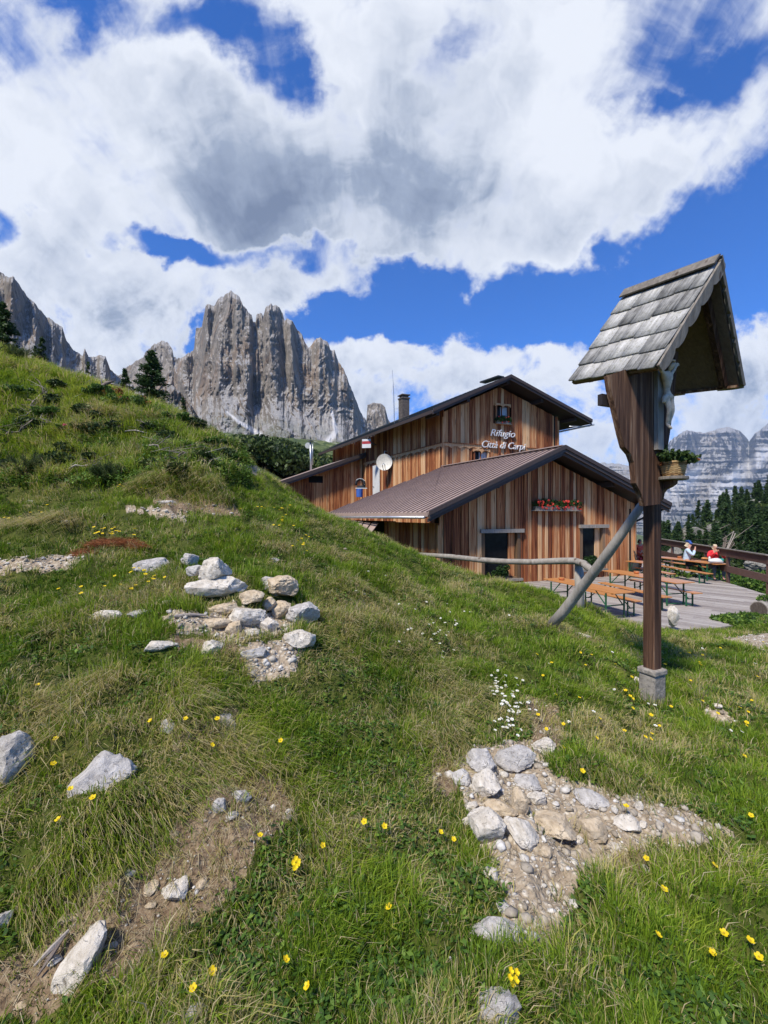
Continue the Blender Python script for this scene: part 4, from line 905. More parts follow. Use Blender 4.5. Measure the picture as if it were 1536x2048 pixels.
T2 = put(tab0, (1221, 1140), (1371, 1165), zt2, 'beer table whose near end shows just right of the shrine post', 'table', gT, False)
T3 = put(tab0, (1290, 1110), (1448, 1128), zt2, 'beer table the two eating people sit at', 'table', gT, False)
T4 = put(tab0, (1262, 1121), (1318, 1127), zt2, 'beer table mostly hidden behind the shrine post near the hut corner', 'table', gT, False)
B1 = put(ben0, (1068, 1181), (1192, 1218), zb2, 'lowest bench at the grass edge, in front of the nearest table', 'bench', gB, True)
put(ben0, (1166, 1177), (1276, 1202), zb2, 'bench whose near end stands just left of the shrine post', 'bench', gB, False)
put(ben0, (1203, 1164), (1336, 1194), zb2, 'bench passing behind the shrine post between the two front tables', 'bench', gB, False)
put(ben0, (1262, 1158), (1397, 1186), zb2, 'bench on the right side of the second table, legs bare to view', 'bench', gB, False)
B5 = put(ben0, (1300, 1127), (1420, 1147), zb2, 'empty bench on the near side of the diners\' table', 'bench', gB, False)
B6 = put(ben0, (1322, 1121), (1462, 1140), zb2, 'bench by the railing that the diners sit on', 'bench', gB, False)
put(ben0, (1275, 1134), (1345, 1147), zb2, 'far bench half hidden behind the shrine post', 'bench', gB, False)

def small(name, label, cat, base, parts, group=None):
    r = thing(name, label, cat, tuple(base), group=group)
    for nm, prof, mat, n in parts: m = MB(); m.lathe(base, prof, n); m.build(nm, mat, r, smooth=False)
    return r
for (px, py), lb in (((1123, 1160), 'little brown bowl on the left end of the table by the hut wall'), ((1273, 1147), 'small round dish on the second table beside the shrine post'), ((1359, 1116), 'little orange pot on the diners\' table')):
    bpt = onz(px, py, zt2) + Vector((0, 0, .002)); small('ashtray', lb, 'bowl', bpt, [('bowl', [(.06, 0), (.09, .03), (.085, .07), (.07, .07), (.06, .03)], ORANGEP, 14), ('rim', [(.088, .07), (.092, .075), (.085, .08)], TABLE, 14)], 'small pots on the tables')
bp = onz(1419, 1125, zt2) + Vector((0, 0, .002)); small('water_bottle', 'white bottle standing in front of the person in red', 'bottle', bp, [('body', [(.04, 0), (.045, .03), (.045, .2), (.02, .26)], WHITEP, 12), ('cap', [(.022, .26), (.022, .30)], REDP, 10)])
bgp = onz(1432, 1127, zt2) + Vector((0, 0, .002)); bag = thing('day_bag', 'soft white and teal bag lying on the diners\' table', 'bag', tuple(bgp))
def blob(c, r, nm, mat, parent, seed=0, nz=.25, sub=3):
    bm = bmesh.new(); bmesh.ops.create_icosphere(bm, subdivisions=sub, radius=1); co_ = np.array([v.co for v in bm.verts]); k = 1 + (fbm(co_[:, 0] * 1.6 + 9, co_[:, 1] * 1.6 + 3, co_[:, 2] * 1.6, s=seed, o=3) - .5) * nz * 2
    m = MB(); vs = [Vector(c) + Vector((q[0] * r[0] * kk, q[1] * r[1] * kk, q[2] * r[2] * kk)) for q, kk in zip(co_, k)]
    m.add(vs, [tuple(v.index for v in f.verts) for f in bm.faces]); bm.free(); return m.build(nm, mat, parent, smooth=True)
blob(bgp + Vector((0, 0, .10)), (.30, .18, .12), 'sack', WHITEP, bag, 3); blob(bgp + Vector((.16, .02, .14)), (.17, .14, .07), 'flap', TEAL, bag, 5)
hp = onz(1410, 1120, zt2) + Vector((0, 0, .002)); hh_ = thing('orange_pouch', 'small orange pouch on the table between the two diners', 'pouch', tuple(hp)); blob(hp + Vector((0, 0, .06)), (.16, .12, .07), 'sack', TABLE, hh_, 8); blob(hp + Vector((.02, -.02, .13)), (.05, .04, .03), 'knot', BLACKC, hh_, 9)

# log planter, white stone block
lp = P(1518, 1216, 11.6); lg = thing('log_planter', 'hollowed grey log planter lying on the terrace at the right edge', 'planter', (lp.x, lp.y, DZ))
ax = Vector((.93, .36, 0)).normalized(); m = MB(); rr_ = .225; cz = Vector((lp.x, lp.y, DZ + rr_))
m.tube([cz, cz + ax * .02, cz + ax * 1.9], [rr_ * .97, rr_, rr_ * .97], 20, wob=.04); m.build('log', SILV, lg)
m = MB(); m.tube([cz - ax * .012, cz - ax * .002], rr_ * .86, 18, wob=.03); m.build('sawn_end', BARK, lg)
leafcloud([cz + ax * (.15 + .16 * i) + Vector((0, 0, .27)) for i in range(10)], [(.14, .13, .11)] * 10, 1100, .05, LEAFG, 'foliage', lg)

def rock_mesh(w, d, h, seed, flat=False, sub=4, name='rock', mat=ROCKG, parent=None, loc=None, tilt=(0, 0, 0), cuts=16, rough=.22):
    r_ = np.random.default_rng(seed); bm = bmesh.new(); bmesh.ops.create_icosphere(bm, subdivisions=sub, radius=1); co_ = np.array([v.co for v in bm.verts]); fcs = np.array([[v.index for v in f.verts] for f in bm.faces]); bm.free()
    for _ in range(cuts):
        nn = r_.normal(size=3); nn /= np.linalg.norm(nn); dd_ = r_.uniform(.52, .85); s_ = co_ @ nn; ex = np.maximum(s_ - dd_, 0); co_ = co_ - ex[:, None] * nn * .93
    k = 1 + (fbm(co_[:, 0] * 2 + seed, co_[:, 1] * 2, co_[:, 2] * 2, s=seed, o=3) - .5) * .25 + (ridged(co_[:, 0] * 5 + seed, co_[:, 1] * 5, co_[:, 2] * 5, s=seed + 7, o=4) - .5) * rough
    co_ = co_ * k[:, None]; co_ = co_ / np.abs(co_).max(0) * np.array([w / 2, d / 2, h / 2])
    me = bpy.data.meshes.new(name); me.from_pydata((co_ @ np.array(Matrix.Rotation(tilt[0], 3, 'X') @ Matrix.Rotation(tilt[1], 3, 'Y')).T).tolist(), [], fcs.tolist()); me.materials.append(mat)
    me.polygons.foreach_set('use_smooth', [True] * len(me.polygons))
    if hasattr(me, 'set_sharp_from_angle'): me.set_sharp_from_angle(angle=R(24))
    o = bpy.data.objects.new(name, me); C.objects.link(o); o.rotation_euler.z = tilt[2]
    if loc is not None: o.location = loc
    return o
wp = P(1345, 1236, 10.25); o = rock_mesh(.30, .26, .62, 5, loc=(wp.x, wp.y, wp.z + .0), mat=ROCKW, name='stone_block', cuts=9); tag(o, 'upright whitish stone at the grass edge just right of the shrine post', 'stone')

# ------------------------------------------------------------------ railing of round wood in front of the hut
rw = thing('pole_railing', 'weathered grey round-pole handrail on one post in front of the hut', 'railing', tuple(P(1158, 1225, 6.2)))
m = MB(); hp = [P(835, 1109, 7.9), P(900, 1113, 7.5), P(960, 1120, 7.1), P(1010, 1123, 6.85), P(1065, 1124, 6.6), P(1120, 1122, 6.35), P(1150, 1122, 6.2), P(1168, 1128, 6.0), P(1190, 1146, 5.7)]
m.tube(hp, [.038, .042, .046, .044, .046, .049, .052, .052, .042], 12, wob=.05); m.build('handrail', SILV, rw, smooth=True)
m = MB(); m.tube([P(1158, 1250, 6.25), P(1159, 1180, 6.25), P(1158, 1129, 6.25)], [.068, .063, .062], 12, wob=.04); m.build('post', SILV, rw, smooth=True)
lpn = thing('leaning_pole', 'long weathered round pole leaning from the grass up to the shrine post', 'pole', tuple(P(1107, 1246, 4.6)))
m = MB(); l_ = [P(1100, 1254, 4.62), P(1128, 1222, 4.5), P(1160, 1180, 4.3), P(1190, 1141, 4.1), P(1215, 1107, 3.95), P(1235, 1080, 3.85), P(1262, 1040, 3.75), P(1292, 998, 3.68)]
m.tube(l_, [.055, .052, .050, .046, .045, .043, .037, .034], 12, wob=.06); m.build('pole', SILV, lpn, smooth=True)

# ------------------------------------------------------------------ wayside shrine
ang = .427; nv = Vector((math.sin(ang), -math.cos(ang), 0)); mv = Vector((-math.cos(ang), -math.sin(ang), 0)); PT = -.138
n2 = nv * math.cos(PT) + Vector((0, 0, math.sin(PT))); z2 = Vector((0, 0, math.cos(PT))) - nv * math.sin(PT)
PB = Vector((2.24, 3.55, 0)); sb = ghit(1305, 1386)
shr = thing('wayside_shrine', 'tall wooden wayside shrine with a steep shingled roof on a square post', 'shrine', (PB.x, PB.y, -1.5))
m = MB(); m.box(PB + Vector((0, 0, -.10)), nv * .048, mv * .050, (0, 0, 1.235), .35); m.build('post', SHRW, shr, bevel=.008)
m = MB(); m.box(PB + Vector((0, 0, -1.298)), nv * .080, mv * .082, (0, 0, .024)); m.box(PB + Vector((0, 0, -1.48)), nv * .070, mv * .072, (0, 0, .158)); m.build('base_block', CONC, shr, bevel=.012)
BP = PB + nv * .105
outl = [(1290, 1012), (1284, 990), (1272, 966), (1270, 945), (1268, 925), (1262, 908), (1250, 894), (1243, 868), (1232, 820), (1222, 778), (1218, 750), (1300, 722), (1335, 690), (1357, 705), (1353, 745), (1348, 800), (1341, 860), (1334, 905), (1329, 945), (1325, 985), (1322, 1008)]
op_ = [frame_hit(px, py, BP, mv) for px, py in outl]
t0, t1 = min(p[0] for p in op_), max(p[0] for p in op_); cuts = [t0, t0 + (t1 - t0) * .28, t0 + (t1 - t0) * .47, t0 + (t1 - t0) * .72, t1]; m = MB()
for i in range(4):
    q = clip_poly(op_, cuts[i] + .001, cuts[i + 1] - .001, 0)
    if q: m.prism([BP + mv * p[0] + Vector((0, 0, p[1])) for p in q], -nv * .045, .25 + .17 * i)
bd = m.build('back_board', SHRW, shr)
m = MB(); cc = BP + mv * frame_hit(1224, 795, BP, mv)[0] + Vector((0, 0, frame_hit(1224, 795, BP, mv)[1])) - nv * .08; m.box(cc - mv * .16, mv * .19, nv * .02, (0, 0, .042), .2); m.build('cross_beam', DARKW, shr)
FX = Vector((2.514, 3.2, 1.918)); LL, HH, RR2 = .75, .559, .848
def sp(u_, s_, side, off=0):
    """u_ 0 front .. LL back, s_ 0 ridge .. 1 eave, side +1 left / -1 right, off = outward"""
    dn_ = (mv * side * RR2 + z2 * HH).normalized()
    return FX - n2 * u_ + (mv * side * HH - z2 * RR2) * s_ + dn_ * off
rf = MB()
for sd_ in (1, -1):
    p = [sp(.0, 0, sd_, -.035), sp(LL, 0, sd_, -.035), sp(LL, 1.0, sd_, -.035), sp(.0, 1.0, sd_, -.035)]; dn_ = (mv * sd_ * RR2 + z2 * HH).normalized()
    rf.prism(p, dn_ * .022)
rfo = rf.build('roof', SHRU, shr)
V2, F2, R2_, SU, SV = [], [], [], [], []
for sd_ in (1, -1):
    for row in range(5):
        s_a = .02 + row * .196; s_b = s_a + .235 if row < 4 else 1.02; u_ = -.012
        while u_ < LL + .01:
            w = random.uniform(.10, .21); w = min(w, LL + .015 - u_)
            if LL + .015 - u_ - w < .05: w = LL + .015 - u_
            r_ = random.random(); lo = .014 + random.uniform(0, .006); hi = .0; j = random.uniform(-.012, .014); b0 = len(V2); th_ = .014
            tilt_ = random.uniform(-.006, .006)
            for (uu, ss, oo) in ((u_ + .003, s_a, hi), (u_ + w - .003, s_a, hi), (u_ + w - .003, s_b + j + tilt_, lo), (u_ + .003, s_b + j, lo)):
                for k in (0, th_): V2.append(sp(uu, ss, sd_, oo - .012 + k)); R2_.append(r_); SU.append(uu + r_ * 9); SV.append(ss * 1.0)
            F2 += [(b0, b0 + 2, b0 + 4, b0 + 6), (b0 + 1, b0 + 7, b0 + 5, b0 + 3), (b0, b0 + 1, b0 + 3, b0 + 2), (b0 + 2, b0 + 3, b0 + 5, b0 + 4), (b0 + 4, b0 + 5, b0 + 7, b0 + 6), (b0 + 6, b0 + 7, b0 + 1, b0)]
            u_ += w
o = npmesh('shingles', np.array([tuple(v_) for v_ in V2]), [np.array(F2)], SHINGLE, {'rnd': R2_, 'su': SU, 'sv': SV}, parent=rfo)
m = MB(); 
for sd_ in (1, -1):
    dn_ = (mv * sd_ * RR2 + z2 * HH).normalized(); m.prism([sp(-.02, -.02, sd_, .022), sp(LL + .01, -.02, sd_, .022), sp(LL + .01, .075, sd_, .026), sp(-.02, .075, sd_, .026)], dn_ * .014)
m.build('ridge_cap', GREYW, rfo)
m = MB(); n = 40
for sd_ in (1, -1):
    poly = []
    for i in range(n + 1):
        s_ = i / n; ph = (s_ * 5) % 1; poly.append(sp(-.015, s_, sd_, (-.066 if sd_ == 1 else -.034) - (.020 if sd_ == 1 else .0) * math.sin(math.pi * ph) + (.012 if ph < .1 else 0)))
    poly = poly[::-1] + [sp(-.015, 0, sd_, .0), sp(-.015, 1.0, sd_, .0)]
    m.prism(poly, n2 * .018, .4 if sd_ == 1 else .0)
m.build('bargeboard', GREYW, rfo)
m = MB()
for sd_ in (1, -1):
    for uu in (.09, .62): m.beam(sp(uu, .03, sd_, -.065), sp(uu, .96, sd_, -.065), .045, .05, up=tuple(mv))
    m.beam(sp(-.0, .985, sd_, -.045), sp(LL, .985, sd_, -.045), .03, .02)
m.build('rafter', SHRW, rfo)
# shelf and bracket
SP = PB + nv * .17 + Vector((0, 0, .292)); m = MB(); m.lathe(SP, [(.098, -.012), (.105, -.008), (.105, .010), (.10, .014)], 24); m.build('shelf', GREYW, shr)
m = MB(); br = [(0.05, -.02), (.19, -.02), (.185, -.05), (.15, -.075), (.11, -.09), (.085, -.12), (.075, -.17), (.05, -.19)]
m.prism([PB + nv * a + Vector((0, 0, .30 + z)) - mv * .03 for a, z in br], mv * .05, .8); m.build('bracket', SHRW, shr)
# basket
bk = thing('wicker_basket', 'wicker basket of green heather sprigs on the shrine shelf', 'basket', tuple(SP + Vector((0, 0, .015)))); bc = SP + Vector((0, 0, .015)); m = MB()
for i in range(15):
    z = .006 + i * .0075; r_ = .070 + .022 * i / 14; pts = [bc + Vector(((r_ + .003 * math.sin(q * 9 + (math.pi if i % 2 else 0))) * math.cos(q), (r_ + .003 * math.sin(q * 9 + (math.pi if i % 2 else 0))) * math.sin(q), z + random.uniform(-.0012, .0012))) for q in np.linspace(0, 2 * math.pi, 49)]
    m.tube(pts, .0042 if i < 14 else .007, 6, cap=False)
m.build('weave', WICK, bk, smooth=True); m = MB()
for i in range(18): q = 2 * math.pi * i / 18; m.tube([bc + Vector((.068 * math.cos(q), .068 * math.sin(q), 0)), bc + Vector((.09 * math.cos(q), .09 * math.sin(q), .112))], .004, 5)
m.lathe(bc, [(.066, .0), (.082, .095), (.01, .1)], 16); m.build('stakes', WICK, bk)
sprig = []; 
for i in range(60):
    q = random.uniform(0, 6.28); e = random.uniform(.5, 1.35); L_ = random.uniform(.06, .13); b0 = bc + Vector((.05 * math.cos(q), .05 * math.sin(q), .09)); d_ = Vector((math.cos(q) * math.cos(e), math.sin(q) * math.cos(e), math.sin(e)))
    if i % 5 == 0: d_ = (d_ + Vector((.7, -.1, -.1))).normalized(); L_ *= 1.25
    for k in range(6): sprig.append(b0 + d_ * L_ * (k + 1) / 6)
leafcloud(sprig, [(.012, .012, .012)] * len(sprig), 5200, .016, LARCH, 'foliage', bk, elong=1.5, rndlo=.3); 
leafcloud([bc + Vector((.12 + .02 * i, -.02, .12 + .004 * i)) for i in range(4)] + [bc + Vector((-.10, -.01, .10))], [(.014, .012, .012)] * 5, 260, .016, RUST, 'blossom', bk)

# figures grown from joints
def skin_mesh(joints, edges, name, mat, parent, xf, levels=2, root=0):
    me = bpy.data.meshes.new(name); me.from_pydata([xf(Vector(j[0])) for j in joints], edges and [] or [], []); me = bpy.data.meshes.new(name)
    me.from_pydata([tuple(xf(Vector(j[0]))) for j in joints], edges, []); o = bpy.data.objects.new(name, me); C.objects.link(o)
    o.modifiers.new('skin', 'SKIN'); 
    if not me.skin_vertices:
        bm = bmesh.new(); bm.from_mesh(me); bm.verts.layers.skin.verify(); bm.to_mesh(me); bm.free()
    for i, j in enumerate(joints):
        r_ = j[1]; me.skin_vertices[0].data[i].radius = (r_, r_) if not hasattr(r_, '__len__') else r_; me.skin_vertices[0].data[i].use_root = (i == root)
    sb_ = o.modifiers.new('sub', 'SUBSURF'); sb_.levels = levels; sb_.render_levels = levels
    dg = bpy.context.evaluated_depsgraph_get(); nm_ = bpy.data.meshes.new_from_object(o.evaluated_get(dg)); bpy.data.objects.remove(o)
    nm_.materials.clear(); nm_.materials.append(mat); nm_.name = name
    po = ORG[parent.name] if parent is not None else Vector((0, 0, 0))
    for v_ in nm_.vertices: v_.co -= po
    nm_.polygons.foreach_set('use_smooth', [True] * len(nm_.polygons)); o2 = bpy.data.objects.new(name, nm_); C.objects.link(o2); o2.parent = parent; return o2
FC = PB + nv * .172 + Vector((0, 0, .945)) + mv * .082
def cx(v_): return FC - mv * v_.x + nv * v_.y + Vector((0, 0, v_.z))
cr = thing('crucifix', 'pale carved wooden figure of Christ nailed to the shrine board', 'crucifix', tuple(FC))
J = [((0, 0, 0), .027), ((0, .0, .05), .021), ((.0, .004, .10), .034), ((0, .004, .150), .033), ((.002, .012, .19), .0095), ((.012, .034, .222), .025), ((.016, .038, .252), .022),
     ((.045, 0, .170), .017), ((.095, -.005, .215), .0125), ((.145, -.015, .262), .0095), ((-.045, 0, .170), .017), ((-.095, -.005, .215), .0125), ((-.145, -.015, .262), .0095),
     ((.024, .01, -.03), .026), ((.022, .030, -.125), .018), ((.012, .004, -.235), .0115), ((.012, .030, -.270), .010), ((-.024, .01, -.03), .026), ((-.022, .034, -.120), .018), ((-.012, .008, -.230), .0115), ((-.012, .036, -.266), .010),
     ((.012, .050, .222), .009)]
E_ = [(0, 1), (1, 2), (2, 3), (3, 4), (4, 5), (5, 6), (3, 7), (7, 8), (8, 9), (3, 10), (10, 11), (11, 12), (0, 13), (13, 14), (14, 15), (15, 16), (0, 17), (17, 18), (18, 19), (19, 20), (5, 21)]
def fingers(J, E_, hi, d, r, L):
    base = Vector(J[hi][0]); d = Vector(d).normalized(); s_ = d.cross(Vector((0, 1, 0.1))).normalized()
    for k in range(5):
        off = s_ * r * (k - 1.6) * .75; dirn = (d + s_ * (k - 2) * .16).normalized() if k < 4 else (d * .4 + s_ * 1.0).normalized()
        J.append((tuple(base + off + dirn * L * (.9, 1.05, 1.0, .8, .6)[k]), r * .30)); E_.append((hi, len(J) - 1))
fingers(J, E_, 9, (.5, .3, .6), .009, .026); fingers(J, E_, 12, (-.5, .3, .6), .009, .026)
skin_mesh(J, E_, 'figure', CARVE, cr, cx)
skin_mesh([((-.034, .010, -.020), .024), ((0, .010, -.018), .031), ((.032, .010, -.014), .022), ((-.066, .02, -.035), .020), ((-.072, .02, -.075), .011)], [(0, 1), (1, 2), (0, 3), (3, 4)], 'loincloth', CARVE, cr, cx, root=1)
skin_mesh([((.004, .004, .240), .024), ((.0, .006, .258), .020), ((.0, -.004, .205), .014)], [(0, 1), (0, 2)], 'hair', CARVD, cr, cx)
m = MB(); 
for k in range(9):
    q = 2 * math.pi * k / 9; a = cx(Vector((.012 + .028 * math.cos(q), .022 + .027 * math.sin(q), .258))); b = cx(Vector((.012 + .03 * math.cos(q + .8), .022 + .03 * math.sin(q + .8), .266))); m.tube([a, b], .0045, 5)
m.tube([cx(Vector((-.015, .0, .27))), cx(Vector((.03, .01, .30)))], .005, 5); m.build('thorn_crown', CARVE, cr)
m = MB(); xb = PB + nv * .123; xb = xb + mv * .105; m.box(xb + Vector((0, 0, .88)), mv * .036, nv * .0165, (0, 0, .36), .9); m.box(xb + Vector((0, 0, 1.205)), mv * .19, nv * .0165, (0, 0, .035), .7); m.build('cross', GREYW, cr)

def seated(label, loc, rot, sc, top, top_mat, leg_mat_, hair_mat, cap_mat=None, hands='mouth', lean=.05):
    pr_ = thing('person', label, 'person', loc); Rz = Matrix.Rotation(rot, 3, 'Z'); L0 = Vector(loc)
    def xf(v_): return L0 + Rz @ (v_ * sc)
    hx = (.07, .30, 1.13) if hands == 'mouth' else (.12, .42, .84)
    def sk(s_):
        el = (s_ * .27, .22, .86) if hands == 'mouth' else (s_ * .25, .18, .84)
        return [((s_ * .18, lean + .01, 1.05), .062), (el, .050), ((s_ * hx[0] * 1.25, hx[1] - .02, hx[2] - .07), .036), ((s_ * hx[0] * .9, hx[1], hx[2]), .032)]
    J = [((0, 0, .56), .13), ((0, .02, .72), .125), ((0, lean, .92), .14), ((0, lean + .01, 1.05), .10), ((0, lean + .03, 1.14), .055), ((0, lean + .05, 1.24), .082), ((0, lean + .05, 1.31), .078)]
    E_ = [(0, 1), (1, 2), (2, 3), (3, 4), (4, 5), (5, 6)]
    for s_ in (-1, 1):
        b = len(J); J += sk(s_); E_ += [(3, b), (b, b + 1), (b + 1, b + 2), (b + 2, b + 3)]; fingers(J, E_, b + 3, (-s_ * .5, .2, .6), .030, .07)
        b = len(J); J += [((s_ * .10, .06, .54), .095), ((s_ * .15, .44, .52), .068), ((s_ * .15, .42, .12), .045), ((s_ * .15, .55, .05), .04)]; E_ += [(0, b), (b, b + 1), (b + 1, b + 2), (b + 2, b + 3)]
    J.append(((0, lean + .135, 1.245), .018)); E_.append((5, len(J) - 1))
    skin_mesh(J, E_, 'body', SKIN, pr_, xf, 2)
    jt = [((0, 0, .50), .150), ((0, .02, .72), .150), ((0, lean, .92), .160), ((0, lean + .01, 1.06), .105)]; ej = [(0, 1), (1, 2), (2, 3)]
    for s_ in (-1, 1):
        b = len(jt); a_ = sk(s_); jt += [(a_[0][0], .082), (a_[1][0], .070), (a_[2][0], .052)]; ej += [(3, b), (b, b + 1), (b + 1, b + 2)]
    skin_mesh(jt, ej, top, top_mat, pr_, xf, 2)
    jt = [((0, .0, .54), .150)]; ej = []
    for s_ in (-1, 1): b = len(jt); jt += [((s_ * .10, .08, .545), .105), ((s_ * .15, .45, .53), .085), ((s_ * .15, .43, .16), .062)]; ej += [(0, b), (b, b + 1), (b + 1, b + 2)]
    skin_mesh(jt, ej, 'trousers', leg_mat_, pr_, xf, 2)
    for s_ in (-1, 1): skin_mesh([((s_ * .15, .42, .07), .055), ((s_ * .15, .56, .045), .045)], [(0, 1)], 'shoe', BLACKC, pr_, xf, 1)
    skin_mesh([((0, lean - .015, 1.26), .082), ((0, lean + .03, 1.345), .080), ((0, lean - .045, 1.20), .055)], [(0, 1), (0, 2)], 'hair', hair_mat, pr_, xf, 2)
    for s_ in (-1, 1): skin_mesh([((s_ * .035, lean + .125, 1.275), .011), ((s_ * .03, lean + .128, 1.275), .011)], [(0, 1)], 'eye', BLACKC, pr_, xf, 1)
    if cap_mat is not None: skin_mesh([((0, lean + .02, 1.36), .095), ((0, lean + .02, 1.40), .08), ((0, lean + .17, 1.325), (.085, .02))], [(0, 1), (0, 2)], 'cap', cap_mat, pr_, xf, 2)
    return pr_
r1 = onz(1434, 1160, DZ); seated('person in a red jacket with short blonde hair eating with hands at the mouth', (r1.x + .08, r1.y + .25, DZ), math.atan2(-1, -.35) - R(90), 1.12, 'jacket', REDJ, JEANS, HAIR)
r2 = onz(1383, 1155, DZ); seated('person in a blue cap and pale blue shirt drinking at the table', (r2.x, r2.y + .35, DZ), math.atan2(-.5, .75) - R(90), 1.14, 'shirt', LBLUE, BLACKC, HAIR, BLUEC)
r3 = onz(1283, 1140, DZ); seated('dark-haired person in a coral shirt half hidden behind the shrine post', (r3.x, r3.y + .2, DZ), math.atan2(-1, -.1) - R(90), 1.15, 'shirt', CORAL, REDP, DHAIR, None, 'table')
dgp = onz(1272, 1152, DZ); cdl = thing('walking_gear', 'dark rucksack and poles leaning against the hut corner', 'rucksack', tuple(dgp))
blob(dgp + Vector((0, .1, .35)), (.22, .18, .36), 'sack', BLACKC, cdl, 12); m = MB(); m.tube([dgp + Vector((.15, 0, 0)), dgp + Vector((.02, .2, 1.15))], .015, 6); m.tube([dgp + Vector((.28, 0, 0)), dgp + Vector((.06, .2, 1.12))], .015, 6); m.build('pole', DARKM, cdl)

# ------------------------------------------------------------------ stones
FOOT = []          # footprints, so that grass keeps off the stones
def stone(px, py, w, h, mat, label, group=None, name='stone', d=None, sink=.28, tilt=(0, 0, 0), lift=0, thick=None, cuts=13, yaw=None, flat=1.0):
    g = ghit(px, min(2040, py + h * .32)) if d is None else P(px, py, d)
    s_ = g.y / FPX; W_ = w * s_ * 1.05; H_ = h * s_ * 1.0; D_ = thick if thick else min(W_, H_ * 1.5) * .85; sink = sink * 1.15
    o = rock_mesh(W_, D_, H_ * flat, int(px * 7 + py), mat=mat, name=name, cuts=cuts, tilt=(tilt[0], tilt[1], math.atan2(g.x, g.y) * -1 if yaw is None else yaw))
    o.location = (g.x, g.y + D_ * .12, g.z + H_ * flat * (.5 - sink) + lift); FOOT.append((g.x, g.y + D_ * .12, W_ * .42, D_ * .42))
    tag(o, label, 'stone', group); return o
gC, gR, gS = 'stones around the little cairn', 'stones of the fire ring', 'stones on the bare gravel'
